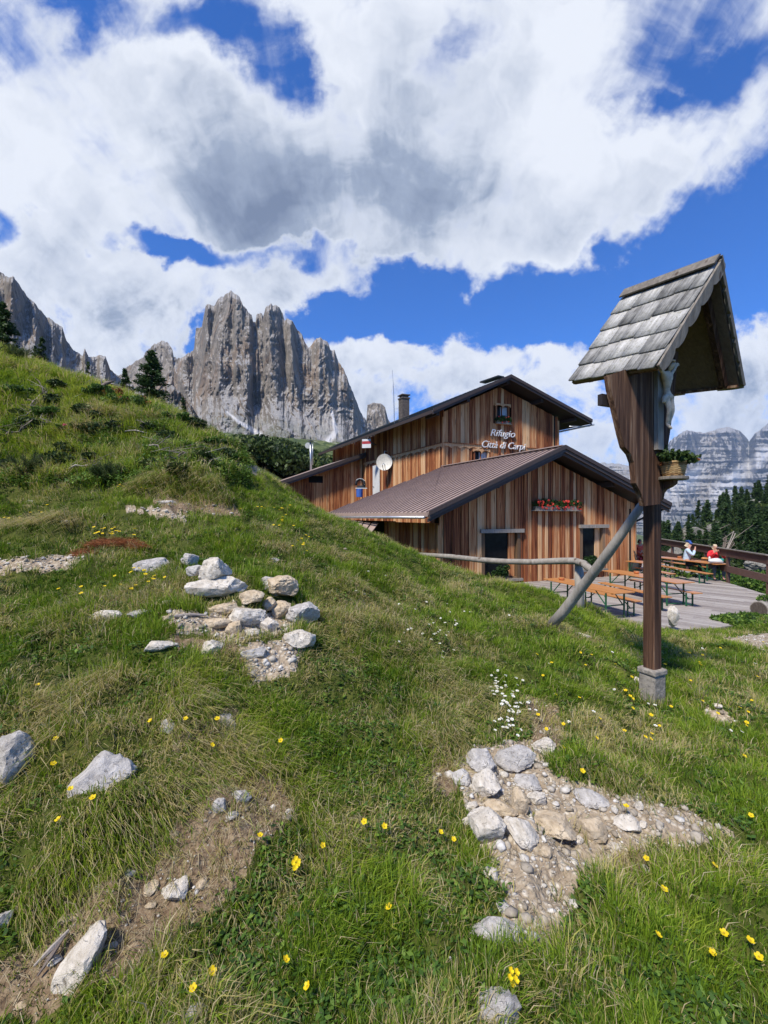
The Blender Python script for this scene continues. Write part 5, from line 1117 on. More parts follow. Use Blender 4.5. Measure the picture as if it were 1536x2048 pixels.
for a in [
 (425, 1182, 124, 52, ROCKW, 'broad slab of the cairn, carrying two smaller stones', gC, .12), (300, 1124, 66, 42, ROCKG, 'grey squarish stone right of the rusty dead needles', gC, .3), (380, 1116, 36, 34, ROCKG, 'small grey stone behind the cairn', gC, .3),
 (545, 1164, 84, 44, ROCKG, 'wide grey stone lying behind the tan upright one', gC, .35), (205, 1232, 64, 30, ROCKW, 'bright white stone lying alone left of the ring', gR, .3), (278, 1224, 48, 24, ROCKG, 'low grey stone between the white stone and the cairn', gR, .4),
 (335, 1205, 26, 14, ROCKW, 'small white stone under the left end of the cairn slab', gR, .3), (318, 1287, 66, 26, ROCKW, 'white stone at the lower left of the fire ring', gR, .35), (418, 1292, 58, 46, ROCKW, 'pale blocky stone at the lower middle of the fire ring', gR, .35),
 (510, 1298, 56, 26, ROCKG, 'low grey stone half sunk in sand below the white shards', gR, .45), (598, 1273, 62, 48, ROCKW, 'pale round stone at the lower right of the fire ring', gR, .25), (604, 1224, 66, 52, ROCKG, 'grey smooth stone at the right side of the fire ring', gR, .2),
 (448, 1216, 60, 24, ROCKT, 'flat tan stone leaning toward the cairn', gR, .2), (502, 1196, 50, 30, ROCKT, 'tan wedge stone right of the cairn slab', gR, .15), (535, 1211, 34, 34, ROCKT, 'small tan pointed stone amid the ring', gR, .15),
 (488, 1230, 78, 46, ROCKW, 'large pale flat stone in the middle of the ring', gR, .2), (428, 1243, 66, 26, ROCKT, 'flat tan slab at the left of the ring', gR, .25), (468, 1256, 36, 34, ROCKT, 'small tan stone below the flat slab', gR, .25),
 (507, 1264, 38, 22, ROCKW, 'small white wedge below the large flat stone', gR, .25), (536, 1252, 44, 34, ROCKW, 'white triangular shard at the ring centre', gR, .2), (562, 1222, 38, 40, ROCKT, 'cream leaning stone left of the smooth grey one', gR, .15),
 (560, 1182, 70, 50, ROCKT, 'tan upright stone on the right of the cairn', gC, .05), (334, 1234, 26, 14, ROCKT, 'small tan stone beside the dry stick', gR, .3),
 (14, 1482, 78, 142, ROCKG, 'tall grey rock cut by the left edge of the photo', None, .52), (178, 1530, 146, 132, ROCKG, 'big blue-grey fractured rock sunk in the turf', None, .58), (336, 1447, 32, 34, ROCKG, 'small dark-based stone in the hollow', None, .35),
 (450, 1436, 44, 36, ROCKG, 'rounded grey stone in dry grass right of the hollow', None, .4), (437, 1610, 30, 30, ROCKG, 'small grey stone in the straw', None, .3), (484, 1580, 40, 46, ROCKG, 'grey stone veiled by dead grass', None, .5),
 (298, 1774, 32, 28, ROCKT, 'tan stone left of the white lump in the soil', None, .3), (352, 1780, 56, 42, ROCKW, 'white rough lump in the middle of the bare soil', None, .3), (402, 1768, 30, 18, ROCKT, 'flat tan chip right of the white lump', None, .3), (300, 1810, 24, 14, ROCKT, 'flat chip below the white lump', None, .3),
 (140, 1832, 52, 24, ROCKT, 'flat tan stone high on the left soil patch', None, .4), (186, 1860, 24, 24, ROCKW, 'small white stone above the long white rock', None, .3), (222, 1893, 22, 16, ROCKW, 'tiny white stone right of the long white rock', None, .3),
 (385, 2012, 46, 62, ROCKG, 'grey stone poking out at the bottom edge left of centre', None, .5), (4, 1834, 34, 46, ROCKG, 'grey stone cut by the left edge low down', None, .4), (40, 2012, 22, 14, ROCKT, 'small tan pebble stone near the lower left corner', None, .3),
 (966, 1516, 62, 44, ROCKG, 'grey rounded stone at the top of the gravel patch', gS, .3), (1030, 1522, 82, 50, ROCKG, 'large grey slab topping the gravel patch', gS, .12), (920, 1550, 44, 44, ROCKG, 'flat grey stone at the left rim of the gravel patch', gS, .4),
 (975, 1572, 56, 56, ROCKW, 'whitish block under the two top stones', gS, .2), (1058, 1562, 54, 36, ROCKG, 'blue-grey flat stone below the large slab', gS, .3), (1075, 1592, 50, 30, ROCKW, 'crumbly white stone below the blue-grey one', gS, .35), (1040, 1607, 36, 58, ROCKT, 'tan upright stone in the middle of the gravel', gS, .15),
 (1004, 1626, 70, 30, ROCKT, 'tan cap stone leaning on the big round boulder', gS, .05), (974, 1662, 76, 66, ROCKW, 'big rounded boulder at the left of the gravel', gS, .15), (1112, 1656, 78, 48, ROCKT, 'yellowish block in the centre of the gravel', gS, .15),
 (1187, 1664, 56, 46, ROCKT, 'egg-shaped tan stone right of the yellowish block', gS, .15), (1252, 1643, 56, 34, ROCKW, 'pale stone at the right of the gravel', gS, .35), (1090, 1491, 42, 34, ROCKW, 'small pale stone above the gravel on brown soil', gS, .25),
 (944, 1612, 28, 20, ROCKW, 'little stone left of the tan cap stone', gS, .3), (935, 1643, 20, 18, ROCKW, 'little white stone touching the big boulder', gS, .25), (1059, 1652, 32, 24, ROCKT, 'small tan stone behind the long diagonal one', gS, .2), (1091, 1706, 24, 26, ROCKT, 'small tan pebble below the diagonal stone', gS, .2),
 (1232, 1692, 24, 16, ROCKW, 'white chip on brown soil', gS, .3), (1158, 1682, 20, 16, ROCKW, 'white chip between the two tan stones', gS, .2), (1278, 1612, 18, 20, ROCKW, 'upright white chip on the path', gS, .2), (1285, 1650, 20, 16, ROCKW, 'white chip right of the pale stone', gS, .2),
 (985, 1747, 34, 26, ROCKW, 'pale stone on the lower left of the gravel', gS, .35), (1008, 1808, 40, 22, ROCKG, 'low grey stone at the grass edge of the gravel', gS, .45),
 (992, 2018, 104, 70, ROCKG, 'grey rock at the bottom edge right of centre', None, .4), (1275, 1362, 16, 16, ROCKW, 'small white stone beside the shrine base', None, .2), (1437, 1412, 18, 10, ROCKW, 'small white stone in the right meadow', None, .2),
 (1160, 1268, 46, 16, ROCKW, 'pale low stone in the grass near the leaning pole', None, .4), (60, 1002, 16, 10, ROCKW, 'small white stone high on the left slope', None, .3), (128, 1042, 18, 10, ROCKW, 'little pale stone over the yellow flowers', None, .3), (330, 1002, 40, 10, ROCKW, 'flat pale stone on the ledge', None, .4), (550, 1118, 20, 14, ROCKW, 'pale stone in the grass right of the cairn', None, .3), (425, 886, 34, 12, ROCKW, 'pale stone high on the hill crest', None, .3)]:
    stone(*a[:5], a[5], a[6], sink=a[7])
stone(1190, 1598, 76, 36, ROCKG, 'flat grey stone slab on the upper right of the gravel', gS, sink=.35, tilt=(0, .25, 0), cuts=9)
stone(1048, 1674, 84, 44, ROCKW, 'long white stone lying diagonally across the gravel', gS, sink=.15, tilt=(0, .75, 0), cuts=9)
stone(990, 1858, 132, 46, ROCKG, 'long pale slab sunk at the foot of the gravel', gS, sink=.4, cuts=8)
stone(152, 1922, 130, 70, ROCKW, 'long white weathered rock at the lower left', None, sink=.3, tilt=(0, -.95, 0), cuts=8)
gb = ghit(425, 1195)
stone(428, 1137, 62, 54, ROCKW, 'top stone of the cairn, pale and angular', gC, d=gb.y + .02, sink=.5)
stone(390, 1141, 40, 24, ROCKG, 'small grey stone on the cairn left of its top stone', gC, d=gb.y + .03, sink=.5)
o = thing('dry_stick', 'pale dry stick lying left of the stone ring', 'stick', tuple(ghit(375, 1240))); m = MB(); a, b = ghit(348, 1238), ghit(412, 1236); m.tube([a + Vector((0, 0, .02)), a.lerp(b, .5) + Vector((0, 0, .03)), b + Vector((0, 0, .02))], [.009, .012, .008], 8, wob=.2); m.build('stick', DEADW, o)
gq = ghit(80, 1955); o = thing('dead_twigs', 'grey dead twigs left of the long white rock', 'twigs', tuple(gq))
for (p0, p1) in (((75, 1965), (132, 1885)), ((68, 1945), (138, 1878)), ((90, 1935), (120, 1900))): m = MB(); a, b = ghit(*p0), ghit(*p1); m.tube([a + Vector((0, 0, .02)), a.lerp(b, .4) + Vector((.01, 0, .035)), b + Vector((0, 0, .03))], [.003, .008, .005], 6, wob=.2); m.build('twig', DEADW, o)

# pebbles
def scatter(n, rmin, rmax, pw=1.0, half=47):
    th = np.radians(rng.uniform(-half, half, n)); lr = np.linspace(math.log(rmin), math.log(rmax), 400); r_ = np.exp(lr); w = r_ ** 2 / (1 + (r_ / 2.2) ** 2) ** pw; c = np.cumsum(w); c /= c[-1]
    r = np.exp(np.interp(rng.random(n), c, lr)); return r * np.sin(th), r * np.cos(th), r
def gz_bare(x, y): z = gz(x, y); k1, k2 = bare(x, y, z); return z, k1, k2
def free(x, y, grow=1.0):
    ok = np.ones(len(x), bool)
    for (a, b, w, d_) in FOOT: ok &= ((x - a) / (w * grow)) ** 2 + ((y - b) / (d_ * grow)) ** 2 > 1
    ok &= ~inpoly(x, y, DECK) & ~inpoly(x, y, hutpoly) & ((x - PB.x) ** 2 + (y - PB.y) ** 2 > .012); return ok
bm = bmesh.new(); bmesh.ops.create_icosphere(bm, subdivisions=1, radius=1); IV = np.array([v.co for v in bm.verts]); IF = np.array([[v.index for v in f.verts] for f in bm.faces]); bm.free()
x, y, r = scatter(60000, .9, 12); z, k1, k2 = gz_bare(x, y); keep = ((k1 > .5) | ((k2 > .5) & (rng.random(len(x)) < .24)) | (rng.random(len(x)) < .002)) & free(x, y); x, y, z, r, k2 = x[keep], y[keep], z[keep], r[keep], k2[keep]; n = len(x)
sz = .0035 * (1 - rng.random(n)) ** -.55 * np.clip(r / 2.2, .8, 2.4); sz = np.clip(sz, 0, .026)
V = IV[None] * sz[:, None, None] * rng.uniform(.6, 1.4, (n, 1, 3)) * rng.uniform(.62, 1.2, (n, len(IV), 1)); V[:, :, 2] *= .7; V += np.stack([x, y, z + sz * .25], -1)[:, None]
def peb_mat():
    m, t = newmat('pebbles'); r = attr(t); c = t.ramp(r, [(0, (.24, .20, .15)), (.4, (.38, .34, .28)), (.75, (.50, .47, .41)), (1, (.60, .58, .54))]); n_ = t.noise(t.n('ShaderNodeTexCoord').outputs['Object'], 60, 4); finish(t, t.mix(t.smooth(n_, .4, .7), c, t.mix(.5, c, (.2, .17, .13))), .95, spec=.1); return m
tag(npmesh('gravel', V.reshape(-1, 3), [(IF[None] + (np.arange(n) * len(IV))[:, None, None]).reshape(-1, 3)], peb_mat(), {'rnd': np.repeat(rng.random(n), len(IV))}), 'pale loose pebbles on the bare patches', kind='stuff')

# ------------------------------------------------------------------ grass
def grad(x, y, e=.05): g = gz0(x, y); return (gz0(x + e, y) - g) / e, (gz0(x, y + e) - g) / e
def blades(x, y, z, L, lean, w, tint, name, mat, label, kind='stuff', curl=1.0):
    n = len(x); a = rng.uniform(0, 2 * np.pi, n); wd = np.stack([np.cos(a), np.sin(a), rng.uniform(-.2, .2, n)], -1) * w[:, None] * .5
    b = np.stack([x, y, z - .005], -1); up = np.zeros((n, 3)); up[:, 2] = 1; ln = np.concatenate([lean, np.zeros((n, 1))], 1); m_ = np.linalg.norm(ln, axis=1); drop = np.clip(m_, 0, 1.3)
    p1 = b + (up * (.52 - .12 * drop)[:, None] + ln * .26) * L[:, None]; p2 = b + (up * (.92 - .55 * drop * curl)[:, None] + ln * .85) * L[:, None]
    V = np.stack([b - wd, b + wd, p1 + wd * .85, p1 - wd * .85, p2], 1).reshape(-1, 3); i = np.arange(n)[:, None] * 5
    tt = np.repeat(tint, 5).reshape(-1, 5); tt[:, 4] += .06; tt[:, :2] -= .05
    o = npmesh(name, V, [i + np.array([[0, 1, 2, 3]]), i + np.array([[3, 2, 4]])], mat, {'rnd': np.clip(tt.ravel(), 0, 1)}, smooth=False); return tag(o, label, kind=kind)
NT_, NB_ = 62000, 11
x, y, r = scatter(NT_, .95, 15.5, .95); z, k1, k2 = gz_bare(x, y)
keep = (rng.random(NT_) > np.maximum(k1 * .975, k2 * .80)) & free(x, y, .70); x, y, z, r, k1, k2 = [q[keep] for q in (x, y, z, r, k1, k2)]
gx, gy = grad(x, y); px, py = topx(x, y, z)
clump = fbm(x * 4.5, y * 4.5, s=101, o=3); drym = fbm(x * 2.1 + 7, y * 2.1, s=111, o=4); wild = np.clip((470 - px) / 120, 0, 1) * np.clip((985 - py) / 40, 0, 1)
Lb = (.034 + .070 * np.clip((clump - .3) / .4, 0, 1)) * rng.uniform(.75, 1.3, len(x)) * (1 + 1.15 * wild) * (1 + np.clip(r - 3, 0, 10) * .04)
n = len(x); rep = lambda q: np.repeat(q, NB_)
ang_ = rng.uniform(0, 2 * np.pi, n * NB_); rad_ = np.abs(rng.normal(0, .018, n * NB_)) * (1 + .12 * rep(r)); bx_ = rep(x) + np.cos(ang_) * rad_; by_ = rep(y) + np.sin(ang_) * rad_
dz = -(rep(gx) * 0) + rep(gx) * (bx_ - rep(x)) + rep(gy) * (by_ - rep(y)); bz_ = rep(z) + dz
flow = (fbm(x * 1.3, y * 1.3, s=131, o=2) - .5) * 8
lean = np.stack([np.cos(ang_) * .40 + rep(np.cos(flow) * .22 - gx * .75) + rng.normal(0, .18, n * NB_), np.sin(ang_) * .40 + rep(np.sin(flow) * .22 - gy * .75) + rng.normal(0, .18, n * NB_)], -1)
isdry = rng.random(n * NB_) < rep(np.clip((drym - .52) * 2.2 + .13 + .55 * k2 + .2 * k1 + .10 * (1 - wild) - .02, .05, .85))
tint = np.where(isdry, rng.uniform(.70, 1, n * NB_), np.clip(rep(.295 + (clump - .5) * .55 + (fbm(x * .9, y * .9, s=141, o=2) - .5) * .35 + .20 * wild) + rng.normal(0, .10, n * NB_), 0, .66))
lean = lean * np.where(isdry, 1.45, 1.0)[:, None]
Lf = rep(Lb) * rng.uniform(.55, 1.35, n * NB_) * np.where(isdry, 1.15, 1); wf = (.0021 + .00042 * rep(r)) * rng.uniform(.7, 1.5, n * NB_) * (1 + .5 * rep(wild))
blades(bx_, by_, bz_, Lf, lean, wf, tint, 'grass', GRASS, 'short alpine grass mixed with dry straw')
# tussocks that hang over the little banks, straw coloured underneath
hx, hy, hz, hl, hw, ht, hln = [], [], [], [], [], [], []
for (p0, p1, nn_, L0, dry) in (((255, 985), (468, 1006), 2600, .24, .5), ((-30, 1062), (150, 1062), 1500, .22, .85), ((30, 1835), (330, 1635), 2600, .085, .5), ((330, 1635), (520, 1495), 1500, .09, .6), ((330, 1475), (520, 1420), 1000, .07, .4), ((880, 1540), (985, 1370), 900, .09, .6), ((845, 1250), (905, 1275), 600, .12, .8), ((1120, 1535), (1290, 1592), 1100, .08, .5), ((520, 1085), (590, 1100), 600, .15, .8), ((870, 1470), (930, 1480), 500, .09, .7), ((150, 1440), (420, 1440), 1100, .09, .5)):
    a, b = ghit(*p0), ghit(*p1); d_ = (b - a); nrm = Vector((d_.y, -d_.x, 0)).normalized(); 
    if nrm.y > 0: nrm = -nrm
    k = rng.random(nn_); ox = rng.normal(0, .05, nn_) * (1 + a.y * .12); xx = a.x + d_.x * k + nrm.x * ox; yy_ = a.y + d_.y * k + nrm.y * ox
    hx.append(xx); hy.append(yy_); hz.append(gz(xx, yy_)); hl.append(L0 * rng.uniform(.6, 1.3, nn_)); hw.append(np.full(nn_, .0019 + .0005 * a.y) * rng.uniform(.7, 1.4, nn_))
    ht.append(np.where(rng.random(nn_) < dry, rng.uniform(.72, 1, nn_), rng.uniform(.15, .5, nn_))); hln.append(np.stack([nrm.x * rng.uniform(.5, 1.35, nn_) + rng.normal(0, .3, nn_), nrm.y * rng.uniform(.5, 1.35, nn_) + rng.normal(0, .2, nn_)], -1))
cat_ = np.concatenate
a_ = rng.uniform(0, 6.28, 420); hx.append(PB.x + np.cos(a_) * rng.uniform(.10, .20, 420)); hy.append(PB.y + np.sin(a_) * rng.uniform(.10, .20, 420)); hz.append(gz(hx[-1], hy[-1])); hl.append(rng.uniform(.08, .17, 420)); hw.append(np.full(420, .0045)); ht.append(np.where(rng.random(420) < .3, rng.uniform(.7, .95, 420), rng.uniform(.1, .5, 420))); hln.append(rng.normal(0, .35, (420, 2)))
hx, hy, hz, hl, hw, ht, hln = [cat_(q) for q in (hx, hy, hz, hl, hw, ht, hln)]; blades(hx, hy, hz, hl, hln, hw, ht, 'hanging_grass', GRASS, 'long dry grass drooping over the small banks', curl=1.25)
# straw litter on the soil
x, y, r = scatter(60000, 1.0, 6, 1.0); z, k1, k2 = gz_bare(x, y); keep = ((k2 > .5) | ((k1 > .5) & (rng.random(len(x)) < .15)) | (rng.random(len(x)) < .05)) & free(x, y); x, y, z, r = [q[keep][:9000] for q in (x, y, z, r)]; n = len(x)
a = rng.uniform(0, 2 * np.pi, n); blades(x, y, z + .010, rng.uniform(.02, .075, n), np.stack([np.cos(a), np.sin(a)], -1) * 1.25, .0016 + .0004 * r, rng.random(n), 'straw_litter', STRAWM, 'dead straw lying on the bare soil', curl=1.32)
# seed stalks standing above the turf
x, y, r = scatter(9000, 1.0, 12, .95); z, k1, k2 = gz_bare(x, y); keep = (k1 < .5) & free(x, y) & (fbm(x * 1.5, y * 1.5, s=211, o=2) > .48); x, y, z, r = [q[keep] for q in (x, y, z, r)]; n = len(x); a = rng.uniform(0, 6.28, n); k_ = rng.uniform(.1, .8, n)
blades(x, y, z, rng.uniform(.07, .15, n), np.stack([np.cos(a), np.sin(a)], -1) * k_[:, None], .0016 + .0005 * r, rng.uniform(.60, .95, n), 'seed_stalks', GRASS, 'thin pale seed stalks standing over the turf')
# low broad-leaved herbs between the grass
x, y, r = scatter(26000, .95, 9, .95); z, k1, k2 = gz_bare(x, y); hb = fbm(x * 3, y * 3, s=171, o=3); keep = (rng.random(len(x)) < np.clip((hb - .42) * 4, .05, 1)) & (k1 < .5) & (k2 < .5) & free(x, y); x, y, z, r = [q[keep] for q in (x, y, z, r)]; n = len(x)
c_ = np.repeat(np.stack([x, y, z + .012], -1), 5, 0) + rng.normal(0, 1, (n * 5, 3)) * np.array([.016, .016, .010]); a = rng.uniform(0, 6.28, n * 5); s_ = rng.uniform(.004, .009, n * 5) * (1 + np.repeat(r, 5) * .12)
ux = np.stack([np.cos(a), np.sin(a), rng.uniform(-.2, .6, n * 5)], -1) * s_[:, None] * 1.5; uy = np.stack([-np.sin(a), np.cos(a), rng.uniform(-.3, .3, n * 5)], -1) * s_[:, None] * .8
tag(npmesh('herbs', np.stack([c_ - ux, c_ + uy, c_ + ux, c_ - uy], 1).reshape(-1, 3), [np.arange(n * 20).reshape(-1, 4)], LEAFG, {'rnd': np.repeat(np.clip(rng.normal(.45, .25, n * 5), 0, 1), 4)}), 'low leafy herbs among the grass', kind='stuff')

# ------------------------------------------------------------------ flowers
def flower(name, label, cat, group, mat, rad, hgt, petals=5, cmat=None):
    r = bpy.data.objects.new(name, None); C.objects.link(r); ORG[r.name] = Vector((0, 0, 0)); tag(r, label, cat, group)
    m = MB(); m.tube([(0, 0, -.02), (.004, .002, hgt * .5), (0, 0, hgt)], .0012 if rad < .015 else .0016, 4); m.build('stem', LEAFG, r)
    m = MB(); tl_ = Vector((.12, -.35, 1)).normalized(); a = tl_.orthogonal().normalized(); b = tl_.cross(a); c = Vector((0, 0, hgt))
    for i in range(petals):
        q = 2 * math.pi * i / petals; e = a * math.cos(q) + b * math.sin(q); f = tl_.cross(e)
        m.add([c, c + e * rad * .6 + f * rad * .48 + tl_ * rad * .22, c + e * rad + f * rad * .25 + tl_ * rad * .4, c + e * rad - f * rad * .25 + tl_ * rad * .4, c + e * rad * .6 - f * rad * .48 + tl_ * rad * .22], [(0, 1, 2, 3, 4)])
    m.build('blossom', mat, r)
    if cmat: m = MB(); m.lathe(c + tl_ * rad * .12, [(rad * .28, 0), (rad * .2, rad * .18)], 8); m.build('centre', cmat, r)
    return r
def plant_flowers(proto, pts, label, group, smin=.8, smax=1.3, dscale=.16):
    for i, (px, py) in enumerate(pts):
        g = ghit(px, py); o = copy_tree(proto); k = random.uniform(smin, smax) * (1 + max(0, g.y - 1.6) * dscale); o.location = g; o.scale = (k, k, 1.0); o.rotation_euler = (random.uniform(-.25, .25), random.uniform(-.25, .25), random.uniform(-1.2, 1.2)); tag(o, label, 'flower', group)
fy = flower('yellow_flower', 'x', 'flower', 'y', YEL, .0135, .07, 5, plain('flower_centre', (.45, .30, .01), .8)); fw = flower('white_flower', 'x', 'flower', 'w', WHT, .010, .05, 6, plain('daisy_centre', (.40, .28, .02), .8)); fc = flower('yellow_cluster', 'x', 'flower', 'c', YEL, .011, .05, 5)
for ox, oy, oz in ((.012, .004, .012), (-.011, .006, .018), (.002, -.012, .022), (-.004, .012, .032), (.008, -.004, .038)):
    b_ = [c for c in fc.children if c.name.startswith('blossom')][0].copy(); C.objects.link(b_); b_.parent = fc; b_.location = (ox, oy, oz)
near = [((68, 1398), 'yellow flower above the big left rocks'), ((107, 1507), 'yellow flower touching the upper left of the fractured rock'), ((110, 1557), 'yellow flower against the left face of the fractured rock'), ((147, 1614), 'yellow flower at the foot of the fractured rock'), ((192, 1632), 'yellow flower hanging just below the fractured rock'), ((118, 1675), 'yellow flower in dark grass under the fractured rock'),
 ((305, 1466), 'yellow flower left of the small hollow'), ((367, 1465), 'yellow flower by the small stone in the hollow'), ((428, 1463), 'yellow flower in front of the rounded grey stone'), ((417, 1518), 'wide yellow flower leaning over green grass'), ((562, 1503), 'lone yellow flower in the central grass'), ((735, 1672), 'yellow flower in the middle foreground, upper of a pair'), ((762, 1684), 'yellow flower in the middle foreground, lower of a pair'),
 ((527, 1706), 'yellow flower right of the bare soil'), ((640, 1720), 'small pale yellow flower in short turf'), ((342, 1957), 'yellow flower near the bottom, left one of two'), ((421, 1978), 'yellow flower near the bottom, right one of two'), ((565, 1974), 'orange-yellow flower at the bottom centre'), ((780, 1862), 'yellow flower alone low in the centre'), ((378, 2034), 'yellow flower before the bottom-edge stone'), ((624, 2020), 'yellow flower at the bottom edge centre'),
 ((915, 1710), 'yellow flower left of the big round boulder'), ((880, 1698), 'small yellow flower left of the gravel'), ((1120, 1518), 'yellow flower on the soil above the gravel'), ((1163, 1564), 'yellow flower right of the top gravel stones'), ((1508, 1658), 'yellow flower at the right side level with the path end'), ((1482, 1532), 'yellow flower at the right in tall grass'), ((1338, 1430), 'yellow flower right below the shrine base'), ((1257, 1408), 'yellow flower left below the shrine base')]
for p, lb in near: plant_flowers(fy, [p], lb, 'yellow flowers in the turf', .72, .95)
for p, lb in (((583, 1757), 'upright yellow flower cluster in the centre foreground'), ((1020, 2002), 'bright yellow flower cluster at the bottom right of centre'), ((1262, 1300), 'yellow flower tuft left of the shrine post')): plant_flowers(fc, [p], lb, 'yellow flower clusters', .75, .9)
def cloudpts(c, s, n): return [(min(1530, max(4, random.gauss(c[0], s[0]))), min(2040, random.gauss(c[1], s[1]))) for _ in range(n)]
plant_flowers(fy, cloudpts((235, 1072), (26, 10), 16), 'small yellow flower in the clump over the rusty dead needles', 'yellow clump over the rusty needles', .7, 1)
plant_flowers(fy, cloudpts((300, 1168), (30, 12), 12), 'small yellow flower in the clump left of the cairn', 'yellow clump left of the cairn', .7, 1)
plant_flowers(fy, cloudpts((175, 1195), (40, 10), 7), 'small yellow flower over the lone white stone', 'yellow flowers over the white stone', .6, .9)
plant_flowers(fy, cloudpts((610, 1098), (14, 10), 8) + cloudpts((565, 1055), (10, 12), 8), 'small yellow flower in the clumps uphill of the fire ring', 'yellow clumps uphill of the ring', .6, .9)
plant_flowers(fy, cloudpts((545, 1022), (22, 6), 9), 'tiny yellow flower near the hill crest before the annex', 'yellow flowers near the crest', .6, .9)
plant_flowers(fy, cloudpts((255, 978), (26, 8), 12), 'tiny yellow flower just above the hanging grass bank', 'yellow flowers above the bank', .6, .9)
plant_flowers(fy, cloudpts((50, 1035), (34, 12), 7), 'small yellow flower on the far left slope', 'yellow flowers on the left slope', .6, .9)
plant_flowers(fy, cloudpts((632, 1242), (10, 6), 4), 'small yellow flower right of the smooth grey ring stone', 'yellow flowers by the ring', .6, .9)
plant_flowers(fy, [(random.uniform(1060, 1530), random.uniform(1290, 1500)) for _ in range(42)], 'small yellow flower in the meadow around the shrine base', 'yellow flowers in the right meadow', .6, .9)
plant_flowers(fy, [(random.uniform(1240, 1530), random.uniform(1500, 1980)) for _ in range(9)], 'yellow flower in the tall grass at the right side', 'yellow flowers at the right side', .8, 1)
plant_flowers(fw, cloudpts((1018, 1425), (24, 26), 48) + cloudpts((990, 1380), (12, 14), 12), 'small white daisy in the dense patch above the gravel', 'white daisies above the gravel', .8, 1.1)
plant_flowers(fw, cloudpts((875, 1270), (35, 22), 26), 'small white daisy on the slope below the handrail', 'white daisies below the handrail', .7, 1)
plant_flowers(fw, [(random.uniform(690, 1150), random.uniform(1080, 1240)) for _ in range(22)], 'tiny white flower along the crest before the hut', 'white flowers on the crest', .7, 1)
plant_flowers(fw, [(random.uniform(1090, 1530), random.uniform(1300, 1560)) for _ in range(14)], 'single white daisy in the right meadow', 'white daisies in the right meadow', .8, 1.1)
for q in (fy, fw, fc):
    for ch_ in list(q.children): bpy.data.objects.remove(ch_)
    bpy.data.objects.remove(q)

# ------------------------------------------------------------------ trees and shrubs
def conifer(h, r, nb, nl, seed, lsz, droop=.25, bare_=.06):
    g = np.random.default_rng(seed); zt_ = h * (bare_ + (1 - bare_) * np.sort(g.random(nb)) ** .85); az = g.uniform(0, 2 * np.pi, nb)
    L = r * np.clip(1 - zt_ / h, .03, 1) ** .8 * g.uniform(.55, 1.15, nb); L *= 1 + .25 * np.sin(az * 2 + seed)
    k = np.repeat(np.arange(nb), nl); s_ = g.uniform(.12, 1, len(k)) ** .8; a = az[k] + g.normal(0, .10, len(k)) ; rr = L[k] * s_
    p = np.stack([np.cos(a) * rr, np.sin(a) * rr, zt_[k] + rr * .28 - droop * rr ** 2 / r * 1.2], -1) + g.normal(0, lsz * .4, (len(k), 3))
    d = np.stack([np.cos(a), np.sin(a), g.uniform(-.5, .35, len(k))], -1) + g.normal(0, .45, (len(k), 3)); d /= np.linalg.norm(d, axis=1)[:, None]; b = np.cross(d, g.normal(size=(len(k), 3))); b /= np.linalg.norm(b, axis=1)[:, None]
    ls = lsz * g.uniform(.6, 1.4, len(k))[:, None]; V = np.stack([p - d * ls * .5, p + b * ls * .26, p + d * ls * .7, p - b * ls * .26], 1).reshape(-1, 3)
    rn = np.clip(g.normal(.45, .18, len(k)) + g.uniform(-.22, .22, nb)[k], 0, 1); return V, np.arange(len(V)).reshape(-1, 4), np.repeat(rn, 4), (zt_, az, L)
def near_tree(px, d, top_py, base_py, wpx, label, seed, nb=120, nl=46, name='larch_tree', mat=LARCH):
    b = P(px, base_py, d); h = (base_py - top_py) / FPX * d; r = wpx / 2 / FPX * d; t_ = thing(name, label, 'tree', tuple(b)); V, F, rn, (zt_, az, L) = conifer(h, r, nb, nl, seed, h * .034)
    npmesh('crown', V, [F], mat, {'rnd': rn}, parent=t_).location = (0, 0, 0); me = t_.children[0].data; co_ = np.empty(len(me.vertices) * 3, np.float32); me.vertices.foreach_get('co', co_); me.vertices.foreach_set('co', (co_.reshape(-1, 3) + np.array(tuple(b), np.float32)).ravel())
    m = MB(); m.tube([b - Vector((0, 0, .4)), b + Vector((.02, 0, h * .5)), b + Vector((0, 0, h * .97))], [h * .022, h * .015, .006], 8)
    for i in range(0, len(zt_), 2): c = b + Vector((0, 0, zt_[i])); e = Vector((math.cos(az[i]) * L[i] * .8, math.sin(az[i]) * L[i] * .8, L[i] * .12)); m.tube([c, c + e], [h * .004, h * .0015], 4, cap=False)
    m.build('trunk', BARK, t_); return t_
near_tree(303, 20, 704, 838, 84, 'dark green young larch standing tallest behind the left crest', 1, 150, 60); near_tree(250, 18, 738, 830, 44, 'small dark conifer left of the tallest larch', 2, 80, 40)
near_tree(4, 15, 606, 752, 128, 'big dark conifer cut by the left edge above the slope', 3, 140, 60); near_tree(84, 16, 676, 775, 44, 'slender light green larch sapling on the left skyline', 4, 60, 30); near_tree(70, 16.6, 692, 775, 30, 'second slender larch sapling behind the first', 14, 45, 26)
near_tree(176, 15, 725, 800, 26, 'tiny larch sapling poking above the slope grass', 5, 40, 22)
near_tree(366, 24, 796, 862, 32, 'small dark pine on the crest before the scree', 6, 60, 40); near_tree(432, 60, 852, 882, 11, 'tiny distant conifer below the scree', 7, 40, 20); near_tree(424, 62, 858, 884, 8, 'second tiny distant conifer below the scree, left of the other', 8, 40, 20)

